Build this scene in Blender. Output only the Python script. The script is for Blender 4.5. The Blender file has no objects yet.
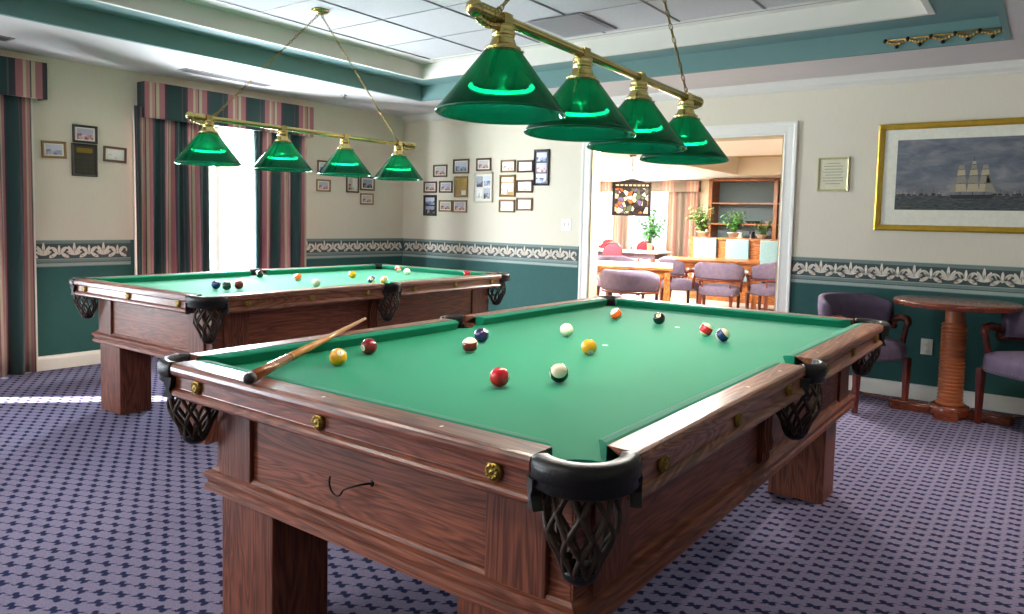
import bpy, bmesh, math, random
from math import sin, cos, pi, radians, sqrt
from mathutils import Vector, Matrix
random.seed(7)
S = bpy.context.scene
COL = S.collection

# ------------------------------------------------------------ colour + materials
def lin(h):
    h = h.lstrip('#'); v = [int(h[i:i+2], 16)/255 for i in (0, 2, 4)]
    return tuple((c/12.92 if c <= .04045 else ((c+.055)/1.055)**2.4) for c in v) + (1,)
_m = {}
class NT:
    """tiny node-tree helper"""
    def __init__(s, name):
        s.mat = bpy.data.materials.new(name); s.mat.use_nodes = True
        s.t = s.mat.node_tree; s.t.nodes.clear()
        s.out = s.n('ShaderNodeOutputMaterial')
    def n(s, typ, **kw):
        nd = s.t.nodes.new(typ)
        for k, v in kw.items():
            if k.startswith('i_'):
                nd.inputs[k[2:].replace('_', ' ')].default_value = v
            else: setattr(nd, k, v)
        return nd
    def l(s, a, b): s.t.links.new(a, b)
    def math(s, op, a, b=None, c=None):
        nd = s.n('ShaderNodeMath', operation=op)
        for i, v in enumerate((a, b, c)):
            if v is None: continue
            if isinstance(v, (int, float)): nd.inputs[i].default_value = v
            else: s.l(v, nd.inputs[i])
        return nd.outputs[0]
    def mix(s, f, a, b):
        nd = s.n('ShaderNodeMix', data_type='RGBA')
        for sock, v in ((nd.inputs[0], f), (nd.inputs[6], a), (nd.inputs[7], b)):
            if isinstance(v, (int, float)): sock.default_value = v
            elif isinstance(v, tuple): sock.default_value = v
            else: s.l(v, sock)
        return nd.outputs[2]
    def ramp(s, f, stops, interp='LINEAR'):
        nd = s.n('ShaderNodeValToRGB'); r = nd.color_ramp; r.interpolation = interp
        while len(r.elements) < len(stops): r.elements.new(.5)
        for e, (p, c) in zip(r.elements, stops): e.position = p; e.color = c
        s.l(f, nd.inputs[0]); return nd.outputs[0]
    def bsdf(s, col, rough=.5, metal=0, spec=.5, bump=None, bstr=.1, bdist=.01, **kw):
        b = s.n('ShaderNodeBsdfPrincipled')
        if isinstance(col, tuple): b.inputs['Base Color'].default_value = col
        else: s.l(col, b.inputs['Base Color'])
        if isinstance(rough, (int, float)): b.inputs['Roughness'].default_value = rough
        else: s.l(rough, b.inputs['Roughness'])
        b.inputs['Metallic'].default_value = metal; b.inputs['Specular IOR Level'].default_value = spec
        for k, v in kw.items(): b.inputs[k.replace('_', ' ')].default_value = v
        if bump is not None:
            bp = s.n('ShaderNodeBump'); bp.inputs['Strength'].default_value = bstr; bp.inputs['Distance'].default_value = bdist
            s.l(bump, bp.inputs['Height']); s.l(bp.outputs[0], b.inputs['Normal'])
        s.l(b.outputs[0], s.out.inputs[0]); return b
    def obj(s, scale=(1, 1, 1), kind='Object', rot=(0, 0, 0)):
        tc = s.n('ShaderNodeTexCoord'); mp = s.n('ShaderNodeMapping')
        mp.inputs['Scale'].default_value = scale; mp.inputs['Rotation'].default_value = rot
        s.l(tc.outputs[kind], mp.inputs[0]); return mp.outputs[0]
    def noise(s, vec, scale, detail=4, rough=.5, dist=0):
        nd = s.n('ShaderNodeTexNoise'); nd.inputs['Scale'].default_value = scale; nd.inputs['Detail'].default_value = detail
        nd.inputs['Roughness'].default_value = rough; nd.inputs['Distortion'].default_value = dist
        s.l(vec, nd.inputs['Vector']); return nd.outputs[0]

def plain(name, h, rough=.5, metal=0, spec=.5, nscale=40, var=.12, bump=.05):
    """a plain painted / moulded surface with a little unevenness"""
    if name in _m: return _m[name]
    t = NT(name); v = t.obj(); c = lin(h); nz = t.noise(v, nscale)
    d = tuple(x*(1-var) for x in c[:3])+(1,); e = tuple(min(1, x*(1+var)) for x in c[:3])+(1,)
    t.bsdf(t.mix(nz, d, e), rough, metal, spec, nz, bump, .004)
    _m[name] = t.mat; return t.mat

def wood(name, dark, light, axis='x', rough=.5, coat=.05, scale=1.0, pore=.5):
    if name in _m: return _m[name]
    t = NT(name); k = {'x': (.10, 1, 1), 'y': (1, .10, 1), 'z': (1, 1, .10)}[axis]
    v = t.obj(tuple(a*scale for a in k))
    n1 = t.noise(v, 9, 3, .55, 1.2)
    rings = t.math('FRACT', t.math('MULTIPLY', n1, 13))
    rings = t.math('ABSOLUTE', t.math('SUBTRACT', rings, .5))
    k2 = {'x': (.03, 1, 1), 'y': (1, .03, 1), 'z': (1, 1, .03)}[axis]
    pores = t.noise(t.obj(tuple(a*scale for a in k2)), 170, 3, .6)
    f = t.math('ADD', t.math('MULTIPLY', rings, 1.1), t.math('MULTIPLY', t.math('SUBTRACT', pores, .5), pore*2.2))
    big = t.noise(t.obj(), 2.5, 2)
    f = t.math('ADD', f, t.math('MULTIPLY', t.math('SUBTRACT', big, .5), .5))
    c = t.ramp(f, [(.0, lin(dark)), (.75, lin(light))])
    b = t.bsdf(c, rough, 0, .32, f, .12, .002)
    b.inputs['Coat Weight'].default_value = coat; b.inputs['Coat Roughness'].default_value = .22
    _m[name] = t.mat; return t.mat

W_X = wood('oak along the ends', '#552a1a', '#8e5039', 'x')
W_Y = wood('oak along the sides', '#552a1a', '#8e5039', 'y')
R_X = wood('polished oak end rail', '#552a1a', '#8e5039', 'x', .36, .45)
R_Y = wood('polished lamplit oak side rail', '#5a2f1f', '#a06a50', 'y', .42, .28)  # lighter than the end rail: lamp light put into the colour
W_Z = wood('oak upright', '#4b2416', '#824731', 'z')
W_B = wood('warm oak', '#6b3516', '#b8763c', 'y', .35, .2)
W_BX = wood('warm oak across', '#6b3516', '#b8763c', 'x', .35, .2)
W_BZ = wood('warm oak upright', '#6b3516', '#b8763c', 'z', .35, .2)
W_C = wood('cherry', '#3d130c', '#7a2f1c', 'z', .3, .3)
W_T = wood('cherry top', '#4a1d10', '#834026', 'x', .22, .5)
W_CUE = wood('maple cue', '#a9703a', '#d39c5e', 'z', .3, .4, 1.0, .2)
W_CUEB = wood('dark cue butt', '#6d3213', '#a85c24', 'z', .25, .5, 1.0, .2)

def cloth(name, h, h2=None):
    t = NT(name); v = t.obj(); f = t.noise(v, 900, 2); g = t.noise(v, 3, 3)
    c = t.mix(g, lin(h), lin(h2 or h))
    b = t.bsdf(c, .8, 0, .2, f, .15, .001)
    b.inputs['Sheen Weight'].default_value = .14; b.inputs['Sheen Roughness'].default_value = .25
    return t.mat
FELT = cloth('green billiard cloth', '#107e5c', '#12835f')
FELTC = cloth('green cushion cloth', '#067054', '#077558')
BRASS = plain('brass', '#cbb777', .24, 1, .5, 60, .15, .05)
BRASSD = plain('aged brass', '#8a7136', .35, 1, .5, 120, .35, .1)
LEATHER = plain('dark leather', '#0e0b0a', .42, 0, .35, 120, .4, .3)
NETM = plain('brown leather strap', '#33241a', .5, 0, .3, 90, .4, .2)
IRON = plain('dark iron', '#251d1a', .4, .8)
WHITE = plain('white trim paint', '#e9e4d9', .45, var=.02)
CREAMW = None
def wall_mat():
    t = NT('cream wallpaper'); v = t.obj((60, 60, 3)); n = t.noise(v, 4, 3); g = t.noise(t.obj(), 1.2, 2)
    c = t.mix(n, lin('#d6ccb5'), lin('#e2d9c6'))
    t.bsdf(c, .8, 0, .2, n, .06, .003); return t.mat
CREAM = wall_mat()
GREENW = plain('dark green wallpaper', '#2b5550', .7, 0, .25, 30, .1)
TEAL = plain('teal paint', '#6a8885', .6, 0, .3, 8, .05)
SOFF = plain('soffit paint', '#cfc8c4', .75, 0, .2, 6, .04)
RISER = plain('warm white paint', '#d8d3c8', .75, 0, .2, 6, .04)
DINW = plain('cream dining wall', '#efe6cf', .8, 0, .2, 6, .04)
def tile_mat():
    t = NT('acoustic ceiling tile')
    tc = t.n('ShaderNodeTexCoord'); sp = t.n('ShaderNodeSeparateXYZ'); t.l(tc.outputs['Object'], sp.inputs[0])
    n = t.noise(t.obj((1, 1, 1)), 160, 3, .7)
    base = t.mix(t.math('GREATER_THAN', n, .58), lin('#c4c2c2'), lin('#adabab'))
    cx = t.math('FLOOR', t.math('DIVIDE', t.math('ADD', sp.outputs[0], 4.71), .61))
    cy = t.math('FLOOR', t.math('DIVIDE', t.math('SUBTRACT', sp.outputs[1], 3.86), .61))
    # per-tile tone: some tiles are a little greyer with age
    h = t.math('FRACT', t.math('MULTIPLY', t.math('SINE', t.math('ADD', t.math('MULTIPLY', cx, 12.9), t.math('MULTIPLY', cy, 78.2))), 43.7))
    base = t.mix(t.math('MULTIPLY', h, .35), base, lin('#a9a7a8'))
    t.bsdf(base, .9, 0, .1, n, .2, .004); return t.mat
TILE = tile_mat()
GRIDM = plain('ceiling grid metal', '#5a5a5e', .5, .2)
GRIDL = plain('pale ceiling grid metal', '#9d9b9b', .5, .1)

def carpet():
    t = NT('patterned carpet')
    tc = t.n('ShaderNodeTexCoord')
    wob = t.n('ShaderNodeTexNoise'); wob.inputs['Scale'].default_value = 60; t.l(tc.outputs['Object'], wob.inputs['Vector'])
    va = t.n('ShaderNodeVectorMath', operation='MULTIPLY_ADD'); t.l(wob.outputs['Color'], va.inputs[0]); va.inputs[1].default_value = (.014, .014, 0); t.l(tc.outputs['Object'], va.inputs[2])
    sp = t.n('ShaderNodeSeparateXYZ'); t.l(va.outputs[0], sp.inputs[0])
    a = t.math('DIVIDE', sp.outputs[0], .128); b = t.math('DIVIDE', sp.outputs[1], .072)
    def motif(off):
        x_ = t.math('MULTIPLY', t.math('SUBTRACT', t.math('FRACT', t.math('ADD', a, off)), .5), .128)
        y_ = t.math('MULTIPLY', t.math('SUBTRACT', t.math('FRACT', t.math('ADD', b, off)), .5), .072)
        p = t.math('ADD', t.math('MULTIPLY', x_, .8), t.math('MULTIPLY', y_, .6))
        q = t.math('SUBTRACT', t.math('MULTIPLY', y_, .8), t.math('MULTIPLY', x_, .6))
        def el(p0, q0, rp, rq):
            return t.math('SQRT', t.math('ADD', t.math('POWER', t.math('DIVIDE', t.math('SUBTRACT', p, p0), rp), 2.0), t.math('POWER', t.math('DIVIDE', t.math('SUBTRACT', q, q0), rq), 2.0)))
        e = t.math('MINIMUM', el(-.007, .009, .0105, .0125), el(.008, -.009, .0115, .012))
        return t.math('MINIMUM', e, el(0, 0, .032, .0045))
    d = t.math('MINIMUM', motif(0.0), motif(.5))
    mr = t.n('ShaderNodeMapRange', interpolation_type='SMOOTHSTEP'); t.l(d, mr.inputs[0])
    mr.inputs[1].default_value = .8; mr.inputs[2].default_value = 1.35; mr.inputs[3].default_value = 1; mr.inputs[4].default_value = 0
    pile = t.noise(tc.outputs['Object'], 420, 2, .8); pile2 = t.noise(tc.outputs['Object'], 130, 2, .6)
    ground = t.mix(t.math('GREATER_THAN', pile2, .52), lin('#746f88'), lin('#857b86'))
    ground = t.mix(t.math('MULTIPLY', pile, .5), ground, lin('#565270'))
    c = t.mix(mr.outputs[0], ground, lin('#272c46'))
    t.bsdf(c, 1.0, 0, 0, pile, .4, .003)
    return t.mat
CARPET = carpet()

STRIPES = [('#1f3a38', .13), ('#56434a', .03), ('#1f3a38', .06), ('#40303a', .05), ('#9a6467', .13), ('#b8a78c', .055), ('#a97a76', .065), ('#4a443a', .025), ('#b3a58c', .07), ('#9a6467', .125), ('#40303a', .06), ('#1f3a38', .20)]
def stripe_mat(name, light=1.0, soft=False):
    t = NT(name); tc = t.n('ShaderNodeTexCoord'); sp = t.n('ShaderNodeSeparateXYZ'); t.l(tc.outputs['UV'], sp.inputs[0])
    f = t.math('FRACT', sp.outputs[0]); pos = 0; st = []
    for h, w in STRIPES: st.append((pos, lin(h))); pos += w
    c = t.ramp(f, st, 'CONSTANT')
    if light > 1: c = t.mix(light-1, c, lin('#d9b9a0'))
    n = t.noise(t.obj((1, 1, .2)), 200, 2)
    b = t.bsdf(c, .75, 0, .25, n, .1, .002); b.inputs['Sheen Weight'].default_value = .2
    return t.mat
STRIPE = stripe_mat('striped drapery'); STRIPED = stripe_mat('striped drapery of the dining room', 1.28)

def fabric(name, h, h2, sc=260):
    if name in _m: return _m[name]
    t = NT(name); v = t.obj(); n = t.noise(v, sc, 3, .7); g = t.noise(v, 25, 3)
    c = t.mix(t.math('MULTIPLY', t.math('ADD', n, g), .5), lin(h), lin(h2))
    t.bsdf(c, .9, 0, .2, n, .25, .003); _m[name] = t.mat; return t.mat
LAV = fabric('lavender grey upholstery', '#463d50', '#7d6f84')
REDF = fabric('red upholstery', '#8a1f2e', '#b5404c')
BLUEP = fabric('blue grey panel fabric', '#5f7f86', '#86a0a2', 90)
def emis(name, h, st):
    t = NT(name); e = t.n('ShaderNodeEmission'); e.inputs[0].default_value = lin(h); e.inputs[1].default_value = st
    t.l(e.outputs[0], t.out.inputs[0]); return t.mat
BULB = emis('glowing bulb', '#fff3df', 170)
def glass_thin():
    t = NT('window glass'); a = t.n('ShaderNodeBsdfTransparent'); g = t.n('ShaderNodeBsdfGlossy'); g.inputs['Roughness'].default_value = .02
    m = t.n('ShaderNodeMixShader'); m.inputs[0].default_value = .06
    t.l(a.outputs[0], m.inputs[1]); t.l(g.outputs[0], m.inputs[2]); t.l(m.outputs[0], t.out.inputs[0]); return t.mat
GLASS = glass_thin()
def shade_glass():
    t = NT('green ribbed glass')
    tr = t.n('ShaderNodeBsdfTransparent'); tr.inputs[0].default_value = lin('#157a60')
    tl = t.n('ShaderNodeBsdfTranslucent'); tl.inputs[0].default_value = lin('#016f55')
    df = t.n('ShaderNodeBsdfDiffuse'); df.inputs[0].default_value = lin('#02402e')
    gl = t.n('ShaderNodeBsdfGlossy'); gl.inputs['Roughness'].default_value = .08; gl.inputs[0].default_value = (.8, 1, .9, 1)
    m1 = t.n('ShaderNodeMixShader'); m1.inputs[0].default_value = .14
    t.l(tr.outputs[0], m1.inputs[1]); t.l(tl.outputs[0], m1.inputs[2])
    m2 = t.n('ShaderNodeMixShader'); m2.inputs[0].default_value = .22
    t.l(m1.outputs[0], m2.inputs[1]); t.l(df.outputs[0], m2.inputs[2])
    fr = t.n('ShaderNodeLayerWeight'); fr.inputs[0].default_value = .25
    m3 = t.n('ShaderNodeMixShader'); t.l(t.math('MULTIPLY', fr.outputs[0], .55), m3.inputs[0])
    t.l(m2.outputs[0], m3.inputs[1]); t.l(gl.outputs[0], m3.inputs[2]); t.l(m3.outputs[0], t.out.inputs[0])
    return t.mat
SHADE = shade_glass()

# ------------------------------------------------------------ mesh builder
class MB:
    def __init__(s): s.v = []; s.f = []; s.m = []; s.sm = []; s.uv = []
    def add(s, vs, fs, mi=0, smooth=False, uvs=None):
        o = len(s.v); s.v += [tuple(v) for v in vs]
        for i, f in enumerate(fs):
            s.f.append([o+k for k in f]); s.m.append(mi); s.sm.append(smooth)
            s.uv.append(uvs[i] if uvs else None)
        return s
    def box(s, x0, x1, y0, y1, z0, z1, mi=0, T=None):
        vs = [(x, y, z) for z in (z0, z1) for y in (y0, y1) for x in (x0, x1)]
        if T: vs = [tuple(T @ Vector(v)) for v in vs]
        return s.add(vs, [(0, 2, 3, 1), (4, 5, 7, 6), (0, 1, 5, 4), (2, 6, 7, 3), (0, 4, 6, 2), (1, 3, 7, 5)], mi)
    def lathe(s, prof, seg=24, c=(0, 0, 0), mi=0, T=None, smooth=True, rib=None):
        vs = []; n = len(prof)
        for j in range(seg):
            a = 2*pi*j/seg
            for r, z in prof:
                rr = r*(1+(rib[1] if rib and j % 2 else 0)) if rib else r
                vs.append((c[0]+rr*cos(a), c[1]+rr*sin(a), c[2]+z))
        if T: vs = [tuple(T @ Vector(v)) for v in vs]
        fs = [(j*n+i, ((j+1) % seg)*n+i, ((j+1) % seg)*n+i+1, j*n+i+1) for j in range(seg) for i in range(n-1)]
        return s.add(vs, fs, mi, smooth)
    def tube(s, pts, r, seg=8, mi=0, closed=False, caps=True, flat=1.0):
        pts = [Vector(p) for p in pts]; n = len(pts)
        rs = r if isinstance(r, (list, tuple)) else [r]*n
        ring = []; up = None
        for i, p in enumerate(pts):
            a = pts[(i-1) % n] if closed or i > 0 else p
            b = pts[(i+1) % n] if closed or i < n-1 else p
            t = (b-a).normalized()
            if up is None:
                up = Vector((0, 0, 1)) if abs(t.z) < .9 else Vector((1, 0, 0))
            x = t.cross(up)
            if x.length < 1e-5: x = t.orthogonal()
            x.normalize(); y = x.cross(t).normalized(); up = y
            ring.append([p+x*cos(2*pi*k/seg)*rs[i]+y*sin(2*pi*k/seg)*rs[i]*flat for k in range(seg)])
        vs = [q for rg in ring for q in rg]; fs = []
        for i in range(n if closed else n-1):
            for k in range(seg):
                j = (i+1) % n
                fs.append((i*seg+k, j*seg+k, j*seg+(k+1) % seg, i*seg+(k+1) % seg))
        if caps and not closed:
            fs.append(tuple(range(seg))[::-1]); fs.append(tuple((n-1)*seg+k for k in range(seg)))
        return s.add(vs, fs, mi, True)
    def prism(s, prof, fn, s0, s1, mi=0, smooth=False, div=1, uv=False):
        """sweep the closed 2-D profile [(d,z)] from s0 to s1; s0,s1 may be functions of d; fn(d,s,z)->xyz"""
        n = len(prof); vs = []
        for q in range(div+1):
            w = q/div
            for d, z in prof:
                a = s0(d) if callable(s0) else s0; b = s1(d) if callable(s1) else s1
                vs.append(fn(d, a+(b-a)*w, z))
        fs = [(q*n+i, q*n+(i+1) % n, (q+1)*n+(i+1) % n, (q+1)*n+i) for q in range(div) for i in range(n)]
        fs += [tuple(range(n))[::-1], tuple(div*n+i for i in range(n))]
        return s.add(vs, fs, mi, smooth)
    def loop(s, prof, hx, hy, mi=0, c=(0, 0)):
        """mitred rectangular moulding: profile [(inset,z)] around a rectangle"""
        n = len(prof); vs = []
        for sx, sy in ((-1, -1), (1, -1), (1, 1), (-1, 1)):
            for d, z in prof: vs.append((c[0]+sx*(hx-d), c[1]+sy*(hy-d), z))
        fs = [(k*n+i, ((k+1) % 4)*n+i, ((k+1) % 4)*n+(i+1) % n, k*n+(i+1) % n) for k in range(4) for i in range(n)]
        if isinstance(mi, tuple):
            for k in range(4): s.add(vs, fs[k*n:(k+1)*n], mi[k % 2])
            return s
        return s.add(vs, fs, mi)
    def plate(s, poly, z0, z1, mi=0, T=None):
        n = len(poly); vs = [(x, y, z0) for x, y in poly]+[(x, y, z1) for x, y in poly]
        if T: vs = [tuple(T @ Vector(v)) for v in vs]
        fs = [tuple(range(n))[::-1], tuple(range(n, 2*n))]+[(i, (i+1) % n, n+(i+1) % n, n+i) for i in range(n)]
        return s.add(vs, fs, mi)
    def ball(s, c, r, seg=16, rings=10, mi=0, sc=(1, 1, 1), T=None):
        vs = []; fs = []
        for i in range(rings+1):
            th = pi*i/rings
            for j in range(seg):
                a = 2*pi*j/seg; v = Vector((r*sin(th)*cos(a)*sc[0], r*sin(th)*sin(a)*sc[1], r*cos(th)*sc[2]))
                if T: v = T @ v
                vs.append((c[0]+v.x, c[1]+v.y, c[2]+v.z))
        for i in range(rings):
            for j in range(seg): fs.append((i*seg+j, (i+1)*seg+j, (i+1)*seg+(j+1) % seg, i*seg+(j+1) % seg))
        return s.add(vs, fs, mi, True)
    def leaf(s, base, d, L, w, droop, mi=0, up=Vector((0, 0, 1))):
        d = Vector(d).normalized(); side = d.cross(up)
        if side.length < .01: side = Vector((1, 0, 0))
        side.normalize(); p = Vector(base); vs = []; N = 4
        for i in range(N+1):
            t = i/N; ww = w*sin(pi*min(.97, max(.06, t))) ; q = p+d*L*t+Vector((0, 0, -droop*L*t*t))
            vs += [tuple(q-side*ww/2), tuple(q+side*ww/2)]
        return s.add(vs, [(2*i, 2*i+1, 2*i+3, 2*i+2) for i in range(N)], mi, True)
    def build(s, name, mats, parent=None, bevel=0, seg=2, recalc=True, loc=None):
        me = bpy.data.meshes.new(name); me.from_pydata(s.v, [], s.f)
        if not isinstance(mats, (list, tuple)): mats = [mats]
        for m in mats: me.materials.append(m)
        me.polygons.foreach_set('material_index', s.m); me.polygons.foreach_set('use_smooth', s.sm)
        if any(u for u in s.uv):
            ul = me.uv_layers.new(name='UVMap'); k = 0
            for p, u in zip(me.polygons, s.uv):
                for q in range(p.loop_total):
                    if u: ul.data[p.loop_start+q].uv = u[q]
        if recalc:
            bm = bmesh.new(); bm.from_mesh(me); bmesh.ops.remove_doubles(bm, verts=bm.verts, dist=1e-6)
            bmesh.ops.recalc_face_normals(bm, faces=bm.faces); bm.to_mesh(me); bm.free()
        o = bpy.data.objects.new(name, me); COL.objects.link(o)
        if parent: o.parent = parent
        if loc: o.location = loc
        if bevel:
            b = o.modifiers.new('bevel', 'BEVEL'); b.width = bevel; b.segments = seg; b.limit_method = 'ANGLE'; b.angle_limit = radians(40)
        return o

def tag(o, label, cat, group=None):
    o['label'] = label; o['category'] = cat
    if group: o['group'] = group
    return o
def thing(name, label, cat, loc=(0, 0, 0), rz=0, group=None):
    o = bpy.data.objects.new(name, None); COL.objects.link(o); o.location = loc; o.rotation_euler = (0, 0, rz)
    o.empty_display_size = .1
    return tag(o, label, cat, group)
def struct(o): o['kind'] = 'structure'; return o
def kids(o): return [c for c in COL.objects if c.parent == o]
def copy_tree(o, parent=None):
    c = o.copy(); COL.objects.link(c); c.parent = parent
    for ch in kids(o): copy_tree(ch, c)
    return c
def dup(root, loc, rz, label, group=None, cat=None):
    r = copy_tree(root); r.location = loc; r.rotation_euler = (0, 0, rz); r['label'] = label
    if group: r['group'] = group
    if cat: r['category'] = cat
    return r
def light(name, kind, loc, energy, col, parent=None, **kw):
    d = bpy.data.lights.new(name, kind); d.energy = energy; d.color = col
    rot = kw.pop('rot', (0, 0, 0))
    for k, v in kw.items(): setattr(d, k, v)
    o = bpy.data.objects.new(name, d); COL.objects.link(o); o.location = loc; o.rotation_euler = rot
    if parent: o.parent = parent
    return o

# ------------------------------------------------------------ camera
f_px = 733.40
cr = Vector((.80327763, .59514018, .02352049)); cu = Vector((-.05913141, .04039188, .99743269)); cf = Vector((-.59266224, .80260617, -.06763737))
cam = bpy.data.cameras.new('camera'); co = bpy.data.objects.new('camera', cam); COL.objects.link(co)
cam.sensor_width = 36; cam.lens = f_px/1024*36; cam.shift_y = (269.743-307)/1024; cam.clip_start = .05
M = Matrix.Identity(4)
for i in range(3): M[i][0] = cr[i]; M[i][1] = cu[i]; M[i][2] = -cf[i]
M.translation = (0, 0, 1.2783); co.matrix_world = M; S.camera = co

# ------------------------------------------------------------ room shell
YB = 6.2247; ZS = 2.457; ZT = 2.735          # back wall, soffit height, tile height
XR = 2.6; YF = -3.6
def XL(y): return -6.2238+.0439*(y-YB)       # left wall is very slightly askew
B1, B0 = 1.034, .820                         # wallpaper border top and bottom
BB = .1147                                   # baseboard height
def leftbox(mb, y0, y1, z0, z1, d0, d1, mi=0):
    """box hugging the left wall: d = distance into the room from the wall face"""
    vs = [(XL(y)+d, y, z) for z in (z0, z1) for y in (y0, y1) for d in (d0, d1)]
    mb.add(vs, [(0, 2, 3, 1), (4, 5, 7, 6), (0, 1, 5, 4), (2, 6, 7, 3), (0, 4, 6, 2), (1, 3, 7, 5)], mi)
m = MB(); m.box(-6.9, XR+.1, YF-.1, 6.30, -.08, 0); struct(m.build('floor', CARPET))

def zones(f, y0, y1):   # cream above, dark green wainscot paper below the border
    f(y0, y1, 0, B0, 1); f(y0, y1, B0, B1, 1); f(y0, y1, B1, 2.5, 0)
m = MB()
WINS = [(-2.9, -1.1), (.72, 2.10), (3.22, 4.66)]  # first one is unseen, added to daylight the left floor and table ends
WZ0, WZ1 = .12, 2.12
edges = [YF-.1]+[v for w in WINS for v in w]+[YB+.1]
for i in range(0, len(edges), 2):
    zones(lambda a, b, z0, z1, mi: leftbox(m, a, b, z0, z1, -.16, 0, mi), edges[i], edges[i+1])
for a, b in WINS:
    leftbox(m, a, b, 0, WZ0, -.16, 0, 1); leftbox(m, a, b, WZ1, 2.5, -.16, 0, 0)
struct(m.build('wall_left', [CREAM, GREENW]))
# back wall with the wide opening into the dining room
OX0, OX1, OZ = -3.66, -1.84, 2.03
m = MB()
def backbox(mb, x0, x1, z0, z1, mi=0, d0=-.135, d1=0): mb.box(x0, x1, YB-d1, YB-d0, z0, z1, mi)
for a, b in ((-6.5, OX0), (OX1, XR+.1)):
    zones(lambda p, q, z0, z1, mi: backbox(m, p, q, z0, z1, mi), a, b)
backbox(m, OX0, OX1, OZ, 2.5)
struct(m.build('wall_back', [CREAM, GREENW]))
m = MB(); zones(lambda p, q, z0, z1, mi: m.box(XR, XR+.1, p, q, z0, z1, mi), YF-.1, YB+.13); struct(m.build('wall_right', [CREAM, GREENW]))
m = MB(); zones(lambda p, q, z0, z1, mi: m.box(p, q, YF-.1, YF, z0, z1, mi), -6.9, XR+.1); struct(m.build('wall_front', [CREAM, GREENW]))

# baseboards
def base_prof(): return [(0, 0), (.016, 0), (.016, .085), (.013, .098), (.006, .108), (.006, BB), (0, BB)]
def run_back(mb, x0, x1, prof, mi=0): mb.prism(prof, lambda d, s, z: (s, YB-d, z), x0, x1, mi)
def run_left(mb, y0, y1, prof, mi=0): mb.prism(prof, lambda d, s, z: (XL(s)+d, s, z), y0, y1, mi)
m = MB(); run_back(m, -6.2, -3.79, base_prof()); run_back(m, -1.74, XR, base_prof()); struct(m.build('baseboard_back', WHITE))
m = MB()
for a, b in ((YF, -3.0), (-1.0, .63), (2.385, 3.105), (4.75, YB-.017)): run_left(m, a, b, base_prof())
struct(m.build('baseboard_left', WHITE))
# crown moulding
CR = [(0, 2.379), (.012, 2.379), (.016, 2.392), (.040, 2.410), (.060, 2.438), (.066, ZS), (0, ZS)]
m = MB(); run_back(m, -6.2, XR, CR); struct(m.build('trim_1', RISER))
# opening casing + jambs
def casing(mb, x0, x1, z1, w=.105, y=YB, th=.02):
    P = [(0, 0), (0, .012), (.010, .018), (.022, .014), (w-.03, .016), (w-.018, .022), (w, .022), (w, 0)]
    n = len(P)
    for side in (0, 1, 2):
        vs = []
        for e in (0, 1):
            for a, d in P:
                if side == 0: vs.append((x0-a, y-d, 0 if e == 0 else z1+a))
                elif side == 1: vs.append((x1+a, y-d, 0 if e == 0 else z1+a))
                else: vs.append(((x0-a) if e == 0 else (x1+a), y-d, z1+a))
        fs = [(i, (i+1) % n, n+(i+1) % n, n+i) for i in range(n)]+[tuple(range(n))[::-1], tuple(range(n, 2*n))]
        mb.add(vs, fs)
m = MB(); casing(m, OX0, OX1, OZ); struct(m.build('trim_2', WHITE))
JAMB = plain('tan door jamb', '#c8b48c', .5)
m = MB(); m.box(OX0-.002, OX0+.014, YB-.005, YB+.14, 0, OZ); m.box(OX1-.014, OX1+.002, YB-.005, YB+.14, 0, OZ); m.box(OX0, OX1, YB-.005, YB+.14, OZ-.014, OZ+.002)
struct(m.build('trim_3', JAMB))

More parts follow.
